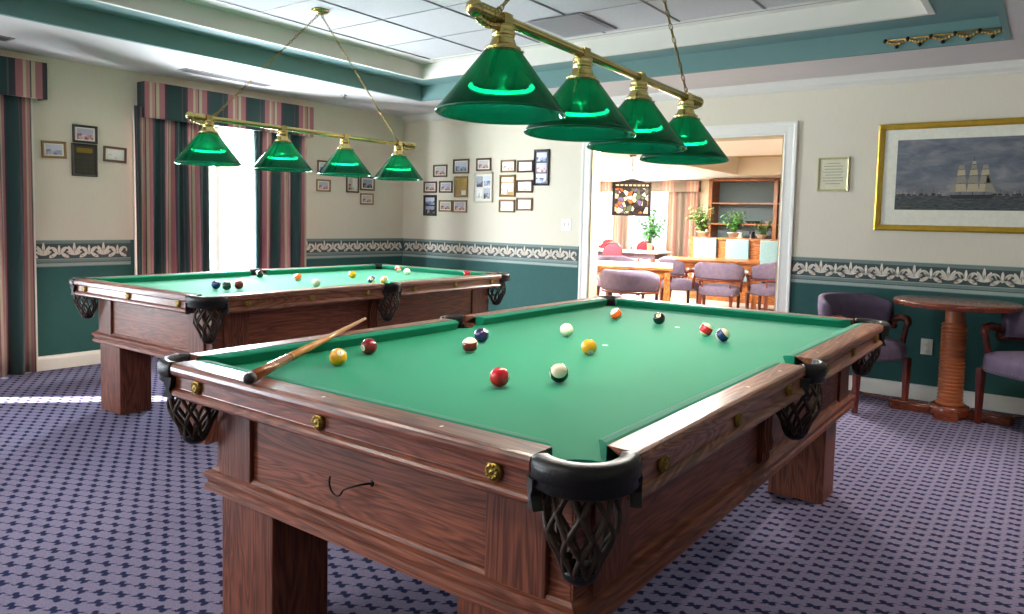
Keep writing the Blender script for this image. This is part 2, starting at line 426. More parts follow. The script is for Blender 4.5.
# wallpaper border: printed band with scrolled acanthus motifs, made as shallow relief
BD = plain('border dark ground', '#3d4a47', .7); BG = plain('border grey green band', '#6f8078', .7); BL = plain('border ivory scroll', '#e6dccb', .7, 0, .3, 60, .2); BR = plain('border rose tint', '#9a6a62', .7); BG2 = plain('border pale band', '#9aa79e', .7)
def border(mb, fn, s0, s1, rep=.222, phase=0.):
    H = B1-B0
    def bx(a, b, z0, z1, d, mi):
        vs = [fn(s, d_, z) for z in (z0, z1) for s in (a, b) for d_ in (0, d)]
        mb.add(vs, [(0, 2, 3, 1), (4, 5, 7, 6), (0, 1, 5, 4), (2, 6, 7, 3), (0, 4, 6, 2), (1, 3, 7, 5)], mi)
    for z0, z1, d, mi in ((B1-.030, B1-.004, .002, 1), (B1-.004, B1, .0025, 4), (B0+.064, B1-.030, .0012, 0), (B0+.058, B0+.064, .0025, 4), (B0+.036, B0+.058, .002, 1), (B0+.030, B0+.036, .0024, 0), (B0+.006, B0+.030, .002, 4), (B0, B0+.006, .0024, 1)):
        bx(s0, s1, z0, z1, d, mi)
    zc = (B1-.030+B0+.064)/2; h = (B1-.030-B0-.064)/2
    def poly(pts, mi, d=.0035):
        pts = [p for p in pts]
        c = (sum(p[0] for p in pts)/len(pts))
        if min(p[0] for p in pts) < s0 or max(p[0] for p in pts) > s1: return
        mb.add([fn(a, d, b) for a, b in pts], [tuple(range(len(pts)))], mi)
    def petal(x, z, ang, L, w, mi):
        P = []
        for t in (0, .25, .55, .8, 1, .8, .55, .25):
            pass
        up = [(0, 0), (.3, .75), (.62, 1), (.88, .6), (1, 0), (.88, -.6), (.62, -1), (.3, -.75)]
        for a, b in up:
            a *= L; b *= w/2; P.append((x+a*cos(ang)-b*sin(ang), z+a*sin(ang)+b*cos(ang)))
        poly(P, mi)
    def scroll(x, z, r, sg, mi):      # ribbon curling in on itself
        N = 16; o = []; i_ = []
        for k in range(N+1):
            t = k/N; a = (-1.9+5.4*t); R = r*(1-.62*t); w = .0115*(1-.5*t)
            o.append((x+sg*(R+w)*cos(a), z+(R+w)*sin(a))); i_.append((x+sg*(R-w)*cos(a), z+(R-w)*sin(a)))
        for k in range(N): poly([o[k], o[k+1], i_[k+1], i_[k]], mi)
    n0 = int(math.floor((s0-phase)/rep)); n1 = int(math.ceil((s1-phase)/rep))
    for k in range(n0, n1+1):
        x = phase+k*rep
        for a, L in ((90, 1.0), (60, .86), (120, .86), (30, .62), (150, .62)): petal(x, zc-h*.55, radians(a), h*1.75*L, .022, 2)
        petal(x, zc-h*.45, radians(90), h*.9, .008, 3)
        x2 = x+rep/2
        for a, L in ((90, .8), (48, .78), (132, .78)): petal(x2, zc-h*.5, radians(a), h*1.7*L, .020, 2)
        for sg in (-1, 1):
            scroll(x+sg*rep*.25, zc+h*.02, h*.74, sg, 2)
            petal(x+sg*rep*.17, zc-h*.75, radians(90-sg*55), h*.9, .010, 2)
            petal(x+sg*rep*.34, zc-h*.80, radians(90+sg*60), h*.8, .009, 3)
            petal(x+sg*rep*.12, zc-h*.25, radians(90-sg*80), h*.6, .007, 3)
BMS = [BD, BG, BL, BR, BG2]
m = MB(); border(m, lambda s, d, z: (s, YB-d, z), -6.215, -3.79); struct(m.build('trim_4', BMS, recalc=False))
m = MB(); border(m, lambda s, d, z: (s, YB-d, z), -1.735, XR, phase=.05); struct(m.build('trim_5', BMS, recalc=False))
m = MB(); border(m, lambda s, d, z: (XL(s)+d, s, z), 2.385, 3.105); struct(m.build('trim_6', BMS, recalc=False))
m = MB(); border(m, lambda s, d, z: (XL(s)+d, s, z), 4.75, YB-.005); struct(m.build('trim_7', BMS, recalc=False))

# ceiling: soffit ring, teal tray riser and ledge, white riser, tile field
TX0, TX1, TY0, TY1 = -5.225, -.316, -2.2, 5.468
IX0, IX1, IY0, IY1 = -4.935, -.70, -1.9, 5.178
m = MB()
vs = [(-6.9, YF-.1, ZS), (XR+.1, YF-.1, ZS), (XR+.1, 6.37, ZS), (-6.9, 6.37, ZS), (TX0, TY0, ZS), (TX1, TY0, ZS), (TX1, TY1, ZS), (TX0, TY1, ZS)]
vs += [(x, y, ZS+.02) for x, y, z in vs]
ring = [(0, 1, 5, 4), (1, 2, 6, 5), (2, 3, 7, 6), (3, 0, 4, 7)]
m.add(vs, ring+[tuple(8+i for i in f) for f in ring]+[(4, 5, 13, 12), (5, 6, 14, 13), (6, 7, 15, 14), (7, 4, 12, 15)])
struct(m.build('ceiling', SOFF))
m = MB(); cc = ((TX0+TX1)/2, (TY0+TY1)/2); hx, hy = (TX1-TX0)/2, (TY1-TY0)/2
ZL = 2.600
m.loop([(.005, ZS-.003), (-.03, ZS-.003), (-.03, ZL+.015), (.005, ZL+.015)], hx, hy, 0, cc)
m.box(TX0, IX0, TY0, TY1, ZL, ZL+.015); m.box(IX1, TX1, TY0, TY1, ZL, ZL+.015); m.box(IX0, IX1, TY0, IY0, ZL, ZL+.015); m.box(IX0, IX1, IY1, TY1, ZL, ZL+.015)
struct(m.build('trim_8', TEAL))
m = MB(); cc2 = ((IX0+IX1)/2, (IY0+IY1)/2); hx2, hy2 = (IX1-IX0)/2, (IY1-IY0)/2
m.loop([(.006, ZL-.004), (-.03, ZL-.004), (-.03, ZT+.01), (.006, ZT+.01)], hx2, hy2, 0, cc2); struct(m.build('trim_9', RISER))
m = MB(); m.box(IX0-.02, IX1+.02, IY0-.02, IY1+.02, ZT, ZT+.02)
m.box(IX0-.0, -4.71, IY0, IY1, ZT-.0015, ZT, 1); m.box(-1.05, IX1, IY0, IY1, ZT-.0015, ZT, 1); m.box(IX0, IX1, 5.03, IY1, ZT-.0018, ZT, 1)
struct(m.build('ceiling_tiles', [TILE, RISER]))
m = MB()
x = -4.71
while x < IX1: m.box(x-.008, x+.008, IY0, 5.03, ZT-.005, ZT-.001, 0); x += .61
y = 3.86-.61*9
while y < IY1: m.box(-4.71, IX1, y-.005, y+.005, ZT-.004, ZT-.001, 1); y += .61
struct(m.build('trim_10', [GRIDM, GRIDL]))
m = MB(); m.box(-3.20, -2.74, 4.45, 4.96, ZT-.012, ZT-.004)
for k in range(15): m.box(-3.18, -2.76, 4.48+k*.031, 4.445+k*.031, ZT-.016, ZT-.011)
tag(m.build('return_air_grille', plain('grey grille', '#8a888a', .7)), 'grey square air grille in the tiled ceiling, above the brass lamp bar', 'vent')
def vent(y0, y1, label):
    m = MB(); DK = plain('dark slot', '#3b3634', .7)
    xa = XL((y0+y1)/2)+.46
    m.box(xa-.075, xa+.075, y0, y1, ZS-.006, ZS, 0)
    for k in (-1, 0, 1): m.box(xa-.012+k*.04, xa+.012+k*.04, y0+.02, y1-.02, ZS-.009, ZS-.005, 1)
    tag(m.build('ceiling_vent', [plain('vent frame', '#7d7570', .6), DK]), label, 'vent', 'slot vents above the windows')
vent(1.35, 2.10, 'dark slot vent in the soffit above the leftmost curtain')
vent(3.30, 4.15, 'dark slot vent in the soffit above the middle window curtain')
m = MB(); m.lathe([(0, 0), (.028, 0), (.030, -.004), (.016, -.010), (.010, -.03), (.022, -.034), (.022, -.037), (0, -.037)], 16)
o = m.build('sprinkler_head', plain('chrome', '#8f8f90', .3, .9)); o.location = (-5.66, 4.84, ZS); tag(o, 'small dark sprinkler head under the white soffit', 'sprinkler')
# gilt ornament along the teal riser
def ornament(name, x0, n, step, label):
    m = MB(); GD = plain('old gilt', '#b58e4e', .45, .4); y = TY1-.012
    m.tube([(x0, y, 2.525), (x0+step*n, y, 2.525)], .006, 6, 0)
    for k in range(n):
        xx = x0+step*(k+.62)
        for j in range(-3, 4): m.ball((xx+j*.018, y, 2.515-.018*cos(j*.5)), .011, 8, 6, 0)
        m.ball((xx, y, 2.478), .013, 8, 6, 1); m.tube([(xx-.04, y, 2.51), (xx, y, 2.483), (xx+.04, y, 2.51)], .004, 6, 0)
        m.ball((x0+step*(k+.1), y, 2.522), .015, 8, 6, 1)
    m.ball((x0+step*n, y, 2.522), .015, 8, 6, 1)
    tag(m.build(name, [GD, LEATHER]), label, 'wall ornament')
ornament('gilt_garland', -1.00, 5, .133, 'gilt and black garland fixed along the teal tray edge, upper right')

# windows (white frames, glass) and daylight
for i, (a, b) in enumerate(WINS):
    m = MB()
    def fr(y0, y1, z0, z1, d0=-.13, d1=-.07): leftbox(m, y0, y1, z0, z1, d0, d1)
    fr(a, a+.05, WZ0, WZ1); fr(b-.05, b, WZ0, WZ1); fr(a, b, WZ0, WZ0+.05); fr(a, b, WZ1-.05, WZ1); fr((a+b)/2-.025, (a+b)/2+.025, WZ0, WZ1)
    w = .085
    leftbox(m, a-w, a, 0 if i else .1, WZ1+w, 0, .018); leftbox(m, b, (2.385 if i == 1 else b+w), 0, WZ1+w, 0, .018); leftbox(m, a, b, WZ1, WZ1+w, 0, .018); leftbox(m, a, b, .0, WZ0, 0, .018)
    o = struct(m.build('window_%d' % (i+1), WHITE))
    g = MB(); leftbox(g, a+.04, b-.04, WZ0+.04, WZ1-.04, -.102, -.098); g.build('pane', GLASS, o)

# ------------------------------------------------------------ curtains
def drape(mb, y0, y1, z0, z1, d=.10, amp=.032, pleats=7, uvs=1.0, u0=0., fn=None, th=.006, flare=0):
    fn = fn or (lambda s, d_, z: (XL(s)+d_, s, z))
    N = pleats*10; K = 8; pts = []; yc = (y0+y1)/2
    for k in range(K+1):
        t = k/K; z = z1+(z0-z1)*t; row = []
        for i in range(N+1):
            s = i/N; a = amp*(.45+.75*t); w = sin(2*pi*pleats*s+.5*sin(3*s*pi)+t*.6)
            yy = y0+(y1-y0)*s+ .25*a*cos(2*pi*pleats*s)*.5
            yy = yc+(yy-yc)*(1+flare*(t-.5)*.3)
            row.append(fn(yy, d+a*w+.012*sin(7*s+3*t), z))
        pts.append(row)
    vs = [p for r in pts for p in r]; n = N+1; fs = []; uv = []
    for k in range(K):
        for i in range(N):
            fs.append((k*n+i, k*n+i+1, (k+1)*n+i+1, (k+1)*n+i))
            a, b = u0+uvs*i/N, u0+uvs*(i+1)/N; va, vb = k/K, (k+1)/K
            uv.append(((a, va), (b, va), (b, vb), (a, vb)))
    mb.add(vs, fs, 0, True, uv)
def drape_obj(name, parent, mat, *a, **k):
    m = MB(); drape(m, *a, **k); o = m.build(name, mat, parent, recalc=False)
    s = o.modifiers.new('thick', 'SOLIDIFY'); s.thickness = .006; return o
def valance(parent, mat, s0, s1, z0, z1, d1=.15, per=.38, fn=None, u0=0., name='valance'):
    fn = fn or (lambda s, d_, z: (XL(s)+d_, s, z)); m = MB(); th = .02
    def q(P, us):
        m.add([fn(*p) for p in P], [(0, 1, 2, 3)], 0, False, [tuple((u, v) for u, v in us)])
    U = lambda s: u0+(s-s0)/per
    Nn = 24
    # front board, returns, top, inner faces
    q([(s0, d1, z0), (s1, d1, z0), (s1, d1, z1), (s0, d1, z1)], [(U(s0), 0), (U(s1), 0), (U(s1), 1), (U(s0), 1)])
    q([(s0, d1-th, z1), (s1, d1-th, z1), (s1, d1-th, z0), (s0, d1-th, z0)], [(U(s0), 1), (U(s1), 1), (U(s1), 0), (U(s0), 0)])
    q([(s0, d1-th, z0), (s1, d1-th, z0), (s1, d1, z0), (s0, d1, z0)], [(U(s0), 0), (U(s1), 0), (U(s1), 0), (U(s0), 0)])
    for s_, sg in ((s0, -1), (s1, 1)):
        ua = U(s_)+sg*.0; ub = U(s_)+sg*(d1/per)
        q([(s_, .02, z0), (s_, d1, z0), (s_, d1, z1), (s_, .02, z1)], [(ub, 0), (ua, 0), (ua, 1), (ub, 1)])
        si = s_-sg*th
        q([(si, .02, z0), (si, d1-th, z0), (si, d1-th, z1), (si, .02, z1)], [(ub, 0), (ua, 0), (ua, 1), (ub, 1)])
        q([(s_, .02, z0), (s_, d1, z0), (si, d1, z0), (si, .02, z0)], [(ub, 0), (ua, 0), (ua, 1), (ub, 1)])
    q([(s0, .02, z1), (s1, .02, z1), (s1, d1, z1), (s0, d1, z1)], [(U(s0), 1), (U(s1), 1), (U(s1), 1), (U(s0), 1)])
    return m.build(name, mat, parent, recalc=False)
t = thing('window_curtain', 'floor-length striped green and rose curtain cut by the left edge of the photo', 'curtain', (0, 0, 0), 0, 'striped curtains of the billiard room')
valance(t, STRIPE, .50, 2.435, 2.11, 2.385, u0=.735)
drape_obj('drape', t, STRIPE, .52, .935, .015, 2.20, pleats=3, uvs=1.3, amp=.025)
drape_obj('drape', t, STRIPE, 1.26, 2.335, .015, 2.20, pleats=9, uvs=5.2, u0=.35)
t = thing('window_curtain', 'striped green and rose curtains parted before the bright window behind the far pool table', 'curtain', (0, 0, 0), 0, 'striped curtains of the billiard room')
valance(t, STRIPE, 3.165, 4.85, 2.07, 2.37, per=.38, u0=.30)
drape_obj('drape', t, STRIPE, 3.10, 3.745, .015, 2.16, pleats=6, uvs=3.1, u0=.1, amp=.036)
drape_obj('drape', t, STRIPE, 4.205, 4.79, .015, 2.16, pleats=5, uvs=2.6, u0=.85, amp=.034)
m = MB(); m.tube([(XL(4.15)+.055, 4.165, 2.1), (XL(4.15)+.055, 4.165, .6)], .004, 6); m.ball((XL(4.15)+.055, 4.165, .58), .012)
m.build('cord', plain('cord', '#7a5a50', .6), t)

# ------------------------------------------------------------ pool table (local origin: floor under its centre, near end -Y)
A, Bh, H, BED = .777, 1.376, .840, .800
def arc(cx, cy, r, a0, a1, n): return [(cx+r*cos(radians(a0+(a1-a0)*i/n)), cy+r*sin(radians(a0+(a1-a0)*i/n))) for i in range(n+1)]
def medallion(T):
    m = MB(); m.lathe([(0, .012), (.004, .012), (.006, .009), (.008, .0105), (.0185, .007), (.0205, .003), (.0205, 0)], 20, T=T)
    for k in range(10):
        a = 2*pi*k/10; m.ball(tuple(T @ Vector((.0125*cos(a), .0125*sin(a), .009))), .0034, 6, 4)
    return m
CAP = [(.078, H), (.014, H), (.005, .8375), (.001, .831), (0, .822), (.001, .812), (.006, .806), (.015, .804)]
APR = [(.0155, .804), (.0155, .7695), (.010, .767), (.004, .7625), (.000, .757), (.000, .750), (.006, .746), (.010, .742), (.078, .742), (.078, .804)]
CUSH = [(.078, .8385), (.088, .8405), (.108, .8385), (.1205, .8345), (.122, .830), (.119, .825), (.107, .8005), (.078, .8005)]
def pool_table(label, loc, rz, sunk=None):
    t = thing('pool_table', label, 'pool table', loc, rz, 'wooden pool tables')
    # cloth bed with pocket cut-outs
    P = []; rc, rs = .070, .066
    for sx, sy in ((1, -1), (1, 1), (-1, 1), (-1, -1)):
        cx, cy = sx*(A-.095), sy*(Bh-.095); ex, ey = A-.08, Bh-.08
        dy = sqrt(rc**2-.015**2); base = degrees_ = None
        a0 = math.degrees(math.atan2(-.015*sy if False else sy*.015, -sx*dy)); a1 = math.degrees(math.atan2(-sy*dy, sx*.015))
        first = (cx-sx*dy, sy*ey); last = (sx*ex, cy-sy*dy)
        # inner arc bulging towards the table centre
        am = math.degrees(math.atan2(-sy, -sx))
        s_ = math.degrees(math.atan2(first[1]-cy, first[0]-cx)); e_ = math.degrees(math.atan2(last[1]-cy, last[0]-cx))
        def near(a, ref):
            while a-ref > 180: a -= 360
            while a-ref < -180: a += 360
            return a
        s_, e_ = near(s_, am), near(e_, am)
        seq = arc(cx, cy, rc, s_, e_, 10)
        ccw_first = (sx*sy > 0)
        P.append((sx, sy, seq))
    def seqof(sx, sy): return [q for a, b, q in P if a == sx and b == sy][0]
    cen = lambda sx: (sx*(A-.045), 0)
    dys = sqrt(rs**2-.035**2)
    a_ = math.degrees(math.asin(dys/rs))
    poly = []
    poly += seqof(-1, -1)[::-1]+seqof(1, -1)
    poly += arc(A-.045, 0, rs, 180+a_, 180-a_, 10)
    poly += seqof(1, 1)[::-1]+seqof(-1, 1)
    poly += arc(-(A-.045), 0, rs, a_, -a_, 10)
    m = MB(); m.plate(poly, .765, BED)
    bed = m.build('playing_surface', FELT, t)
    SPOT = plain('white spot', '#cfeee0', .8)
    m = MB(); 
    for y in (.02, .70): m = MB(); m.lathe([(0, .0008), (.011, .0008), (.012, 0)], 14, (0, y, BED)); m.build('spot', SPOT, bed)
    # rails: 4 side pieces, 2 ends
    segs = []
    for sx in (1, -1):
        for sy in (-1, 1):
            fn = (lambda d, s, z, sx=sx, sy=sy: (sx*(A-d), sy*s, z)); segs.append((fn, .075, Bh-(.155 if sx > 0 else .122), R_Y, 'side', sx, sy))
    for sy in (-1, 1):
        fn = (lambda d, s, z, sy=sy: (s, sy*(Bh-d), z)); segs.append((fn, -(A-.122), A-.155, R_X, 'end', 0, sy))
    for fn, s0, s1, wm, kind, sx, sy in segs:
        m = MB(); m.prism(CAP, fn, s0, s1, 0); m.prism(APR, fn, s0, s1, 0)
        L = s1-s0
        for q in (.125, .375, .625, .875) if kind == 'side' else (.2, .5, .8):      # pearl sights let into the rail top
            s = s0+L*q; m.prism([(.034, H+.0004), (.045, H+.0004)], lambda d, s_, z: fn(d, s_, z), s-.004, s+.004, 1) if False else None
            a = [fn(.033, s, H+.0005), fn(.040, s+.004, H+.0005), fn(.047, s, H+.0005), fn(.040, s-.004, H+.0005)]
            m.add(a, [(0, 1, 2, 3)], 1)
        r = m.build('rail', [wm, plain('pearl inlay', '#e8dfd0', .3)], t, .0012)
        if kind == 'end':
            c0 = lambda d: s0+(.03+(d-.078)*1.0); c1 = lambda d: s1-(.03+(d-.078)*1.0)
            m = MB(); m.prism(CUSH, fn, lambda d: s0+.0+(d-.078)*1.0, lambda d: s1-(d-.078)*1.0)
        else:
            m = MB(); m.prism(CUSH, fn, lambda d: s0+(d-.078)*.35, lambda d: s1-(d-.078)*1.0)
        m.build('cushion', FELTC, t, .002)
        for q in ((-.53, 0, .53) if kind == 'end' else (.22, .66, 1.10)):
            p = Vector(fn(.0135, q, .788))
            if kind == 'end': R = Matrix.Rotation(radians(90) if sy < 0 else radians(-90), 4, 'X')
            else: R = Matrix.Rotation(radians(90) if sx > 0 else radians(-90), 4, 'Y')
            medallion(Matrix.Translation(p) @ R).build('rosette', BRASSD, r)
    # pocket irons + leather nets
    def iron(c, r0, r1, a0, a1, ends):
        prof = [(r0, .834), (r0+.004, .8415), (r1-.014, .8435), (r1-.004, .839), (r1, .829), (r1, .805), (r1-.006, .797), (r1-.003, .786), (r1-.010, .779), (r0+.008, .779), (r0, .79)]
        m = MB(); N = 26; n = len(prof); vs = []
        for i in range(N+1):
            a = radians(a0+(a1-a0)*i/N)
            for r, z in prof: vs.append((c[0]+r*cos(a), c[1]+r*sin(a), z))
        fs = [(i*n+j, i*n+(j+1) % n, (i+1)*n+(j+1) % n, (i+1)*n+j) for i in range(N) for j in range(n)]
        fs += [tuple(range(n))[::-1], tuple(N*n+j for j in range(n))]
        m.add(vs, fs, 0, True)
        # stitched ears hooking down over the apron at both ends
        for a in (a0+4, a1-4):
            a = radians(a); q = Vector((cos(a), sin(a), 0)); s = Vector((-sin(a), cos(a), 0)); cen = Vector((c[0], c[1], 0))+q*(r1-.008)
            pts = []
            for w, z in ((.014, .800), (.012, .780), (.006, .768), (.014, .752), (.020, .742), (-.020, .742), (-.014, .752), (-.006, .768), (-.012, .780), (-.014, .800)):
                pts.append((w, z))
            vs = [tuple(cen+s*w+q*o+Vector((0, 0, z))) for o in (-.012, .010) for w, z in pts]; k = len(pts)
            m.add(vs, [tuple(range(k))[::-1], tuple(range(k, 2*k))]+[(i, (i+1) % k, k+(i+1) % k, k+i) for i in range(k)])
        return m.build('pocket_iron', LEATHER, t)
    def net(c, nm='pocket_net'):
        m = MB(); K = 9; zt, zb = .780, .602
        def pos(th, u):   # u 0 top -> 1 bottom
            r = .064-.002*u+.010*sin(pi*min(1, u*1.25))-.030*max(0, u-.45)**1.25/(.55**1.25)
            return (c[0]+r*cos(th), c[1]+r*sin(th), zt+(zb-zt)*u)
        for sg in (1, -1):
            for k in range(K):
                pts = [pos(2*pi*k/K+sg*(2*pi/K)*2.0*u/20*1.0, u/20) for u in range(21)]
                m.tube(pts, .0058, 6, 0)
        m.lathe([(.058, .0), (.066, -.001), (.067, -.010), (.062, -.014)], 20, (c[0], c[1], zt+.008), 1)
        m.lathe([(0, 0), (.020, .0), (.034, .012), (.038, .026), (.036, .032), (.030, .03)], 16, (c[0], c[1], zb-.022), 1)
        m.lathe([(0, .004), (.026, .008), (.030, .03)], 16, (c[0], c[1], zb-.022), 1)
        # inner soft bag behind the straps
        g = m
        for k in range(K):
            th = 2*pi*(k+.5)/K
            for u in (.25, .5, .75):
                p = pos(th if int(u*4) % 2 else th+pi/K, u); g.ball(p, .0052, 6, 4, 2)
        return m.build(nm, [NETM, LEATHER, BRASSD], t)
    for sx, sy in ((1, -1), (1, 1), (-1, 1), (-1, -1)):
        c = (sx*(A-.095), sy*(Bh-.095)); mid = math.degrees(math.atan2(sy, sx))
        iron(c, .070, (.1105 if sx > 0 else .1020), mid-(80 if sx > 0 else 64), mid+(80 if sx > 0 else 64), None); net(c)
    for sx in (1, -1):
        c = (sx*(A-.045), 0); mid = 0 if sx > 0 else 180
        iron(c, .062, .088, mid-64, mid+64, None); net(c)
    # cabinet
    m = MB(); bi = .142
    m.box(-(A-bi), A-bi, -(Bh-bi), Bh-bi, .44, .764, 0)
    cab = m.build('cabinet', W_X, t, .003)
    for sx in (0, 1):
        m = MB(); m.box(*((A-bi, A-bi+.004) if sx else (-(A-bi)-.004, -(A-bi))), -(Bh-bi)+.001, Bh-bi-.001, .49, .742); m.build('side_board', W_Y, t)
    for sy in (-1, 1):
        for x in (-.535, .495):
            m = MB(); y0 = sy*(Bh-bi); m.box(x-.075, x+.085, min(y0, y0+sy*.014), max(y0, y0+sy*.014), .492, .735); m.build('corner_panel', W_Z, t, .003)
    for sx in (-1, 1):
        for y in (-1.09, 1.09):
            x0 = sx*(A-bi+.004); m = MB(); m.box(min(x0, x0+sx*.012), max(x0, x0+sx*.012), y-.08, y+.08, .492, .735); m.build('corner_panel', W_Z, t, .003)
        # carved bracket under the side pocket
        m = MB(); prof = [(0, .735), (.085, .735), (.088, .715), (.060, .690), (.040, .650), (.038, .600), (.050, .565), (.046, .545), (.030, .535), (.034, .515), (.022, .500), (0, .498)]
        x0 = A-bi+.004
        m.prism(prof, lambda d, s, z: (sx*(x0+d*.62), s, z), -.034-.06, .034-.06)
        for k in (-1, 0, 1): m.tube([(sx*(x0+.62*d+.001), -.06+k*.02, z) for d, z in prof[2:-1]], .006, 6)
        m.build('bracket', W_Z, t, .003)
    m = MB()
    m.loop([(.150, .512), (.136, .506), (.130, .498), (.118, .492), (.111, .486), (.111, .476), (.119, .470), (.121, .458), (.114, .452), (.113, .436), (.124, .428), (.150, .426)], A, Bh, (0, 1))
    m.loop([(.150, .764), (.118, .742), (.126, .728), (.146, .720), (.150, .72)], A, Bh) if False else None
    m.build('base_moulding', [W_X, W_Y], t)
    for sx in (-1, 1):
        for sy in (-1, 1):
            x1, x0 = sx*(A-.184), sx*(A-.184-.250); y1, y0 = sy*(Bh-.128), sy*(Bh-.128-.2)
            m = MB(); m.box(min(x0, x1), max(x0, x1), min(y0, y1), max(y0, y1), 0, .44); m.build('leg', W_Z, t, .004)
    return t
T1 = (-1.3847, 2.4775, 0)
t1 = pool_table('large near pool table with green cloth, cue lying across its corner', T1, 0)
m = MB(); R = [(.0, -.002, 0), (0, -.03, -.001), (0, -.06, -.004)]
pts = []
for k in range(15):
    a = radians(20-200*k/14); pts.append((-.035+.020*cos(a)-.02, -(Bh-.142)-.034, .590+.022*sin(a)))
pts = [(.045, -(Bh-.142)+.001, .612), (.030, -(Bh-.142)-.022, .611), (.0, -(Bh-.142)-.034, .600), (-.02, -(Bh-.142)-.035, .590)]+[(-.048+.026*cos(radians(a)), -(Bh-.142)-.035, .598+.030*sin(radians(a))) for a in range(-30, -215, -15)]
m.tube(pts, .0028, 8)
m.lathe([(0, .003), (.008, .002), (.009, 0)], 12, T=Matrix.Translation((.045, -(Bh-.142), .612)) @ Matrix.Rotation(radians(90), 4, 'X'))
o = m.build('hook', IRON, t1); o['label'] = 'dark bent wire cue hook'
# far table: copy, standing nearer the windows, turned a hair
ta = .0136; ux, uy = cos(ta), sin(ta)
lx, ly = -A, Bh
T2 = (-3.5174+ux*lx-uy*ly, 2.0778+uy*lx+ux*ly, 0)
t2 = dup(t1, T2, ta, 'far pool table with green cloth standing by the curtained windows')
for c in kids(t2):
    if c.name.startswith('hook'): bpy.data.objects.remove(c)

# ------------------------------------------------------------ balls
RB = .0286
def ball_mat(name, h, kind):
    t = NT(name); tc = t.n('ShaderNodeTexCoord'); sp = t.n('ShaderNodeSeparateXYZ'); t.l(tc.outputs['Object'], sp.inputs[0])
    col = lin(h); cream = lin('#efe4c4')
    if kind == 'cue': c = lin('#f3ead2')
    elif kind == 'red': c = col
    else:
        ax = t.math('ABSOLUTE', sp.outputs[0])
        circ = t.math('GREATER_THAN', ax, RB*.91)                 # number discs at both x poles
        if kind == 'solid': c = t.mix(circ, col, cream)
        else:
            st = t.math('LESS_THAN', t.math('ABSOLUTE', sp.outputs[2]), RB*.54)
            c = t.mix(circ, t.mix(st, cream, col), cream)
    b = t.bsdf(c, .12, 0, .6, None); b.inputs['Coat Weight'].default_value = .5; b.inputs['Coat Roughness'].default_value = .04
    return t.mat
COLS = {1: '#e8a411', 2: '#122a66', 3: '#d31a20', 4: '#2a1450', 5: '#dd5a17', 6: '#0d3a2c', 7: '#7a0f14', 8: '#0c0c0e'}
BALLM = {}
def bmat(num):
    if num not in BALLM:
        if num == 0: BALLM[0] = ball_mat('ivory ball', '#f3ead2', 'cue')
        else:
            c = COLS[num if num <= 8 else num-8]; BALLM[num] = ball_mat('ball colour %d' % num, c, 'solid' if num <= 8 else 'stripe')
    return BALLM[num]
INK = plain('black ink', '#101010', .3)
def numeral(num, parent):
    cu_ = bpy.data.curves.new('numeral', 'FONT'); cu_.body = str(num); cu_.size = .015 if num < 10 else .012; cu_.align_x = 'CENTER'; cu_.align_y = 'CENTER'
    tmp = bpy.data.objects.new('tmp', cu_); COL.objects.link(tmp); dg = bpy.context.evaluated_depsgraph_get()
    me = bpy.data.meshes.new_from_object(tmp.evaluated_get(dg)); bpy.data.objects.remove(tmp)
    me2 = bpy.data.meshes.new('numeral'); vs = []; fs = []
    for sg in (1, -1):
        o = len(vs)
        for v in me.vertices:
            y, z = v.co.x*sg, v.co.y; x = sqrt(max(0, (RB+.0007)**2-y*y-z*z)); vs.append((sg*x, y, z))
        fs += [tuple(o+i for i in p.vertices) for p in me.polygons]
    me2.from_pydata(vs, [], fs); me2.materials.append(INK)
    ob = bpy.data.objects.new('numeral', me2); COL.objects.link(ob); ob.parent = parent
def ball(num, x, y, face, roll, label, group, nums=True):
    """face = direction (azimuth deg, elevation deg) the number disc looks at; roll turns the stripe about it"""
    m = MB(); m.ball((0, 0, 0), RB, 32, 20)
    o = m.build('billiard_ball', bmat(num), None, recalc=False)
    az, el = radians(face[0]), radians(face[1])
    Rm = Matrix.Rotation(az, 4, 'Z') @ Matrix.Rotation(-el, 4, 'Y') @ Matrix.Rotation(radians(roll), 4, 'X')
    o.rotation_euler = Rm.to_euler(); o.location = (x, y, BED+RB)
    tag(o, label, 'billiard ball', group)
    if num and nums: numeral(num, o)
G1, G2 = 'billiard balls on the near table', 'billiard balls on the far table'
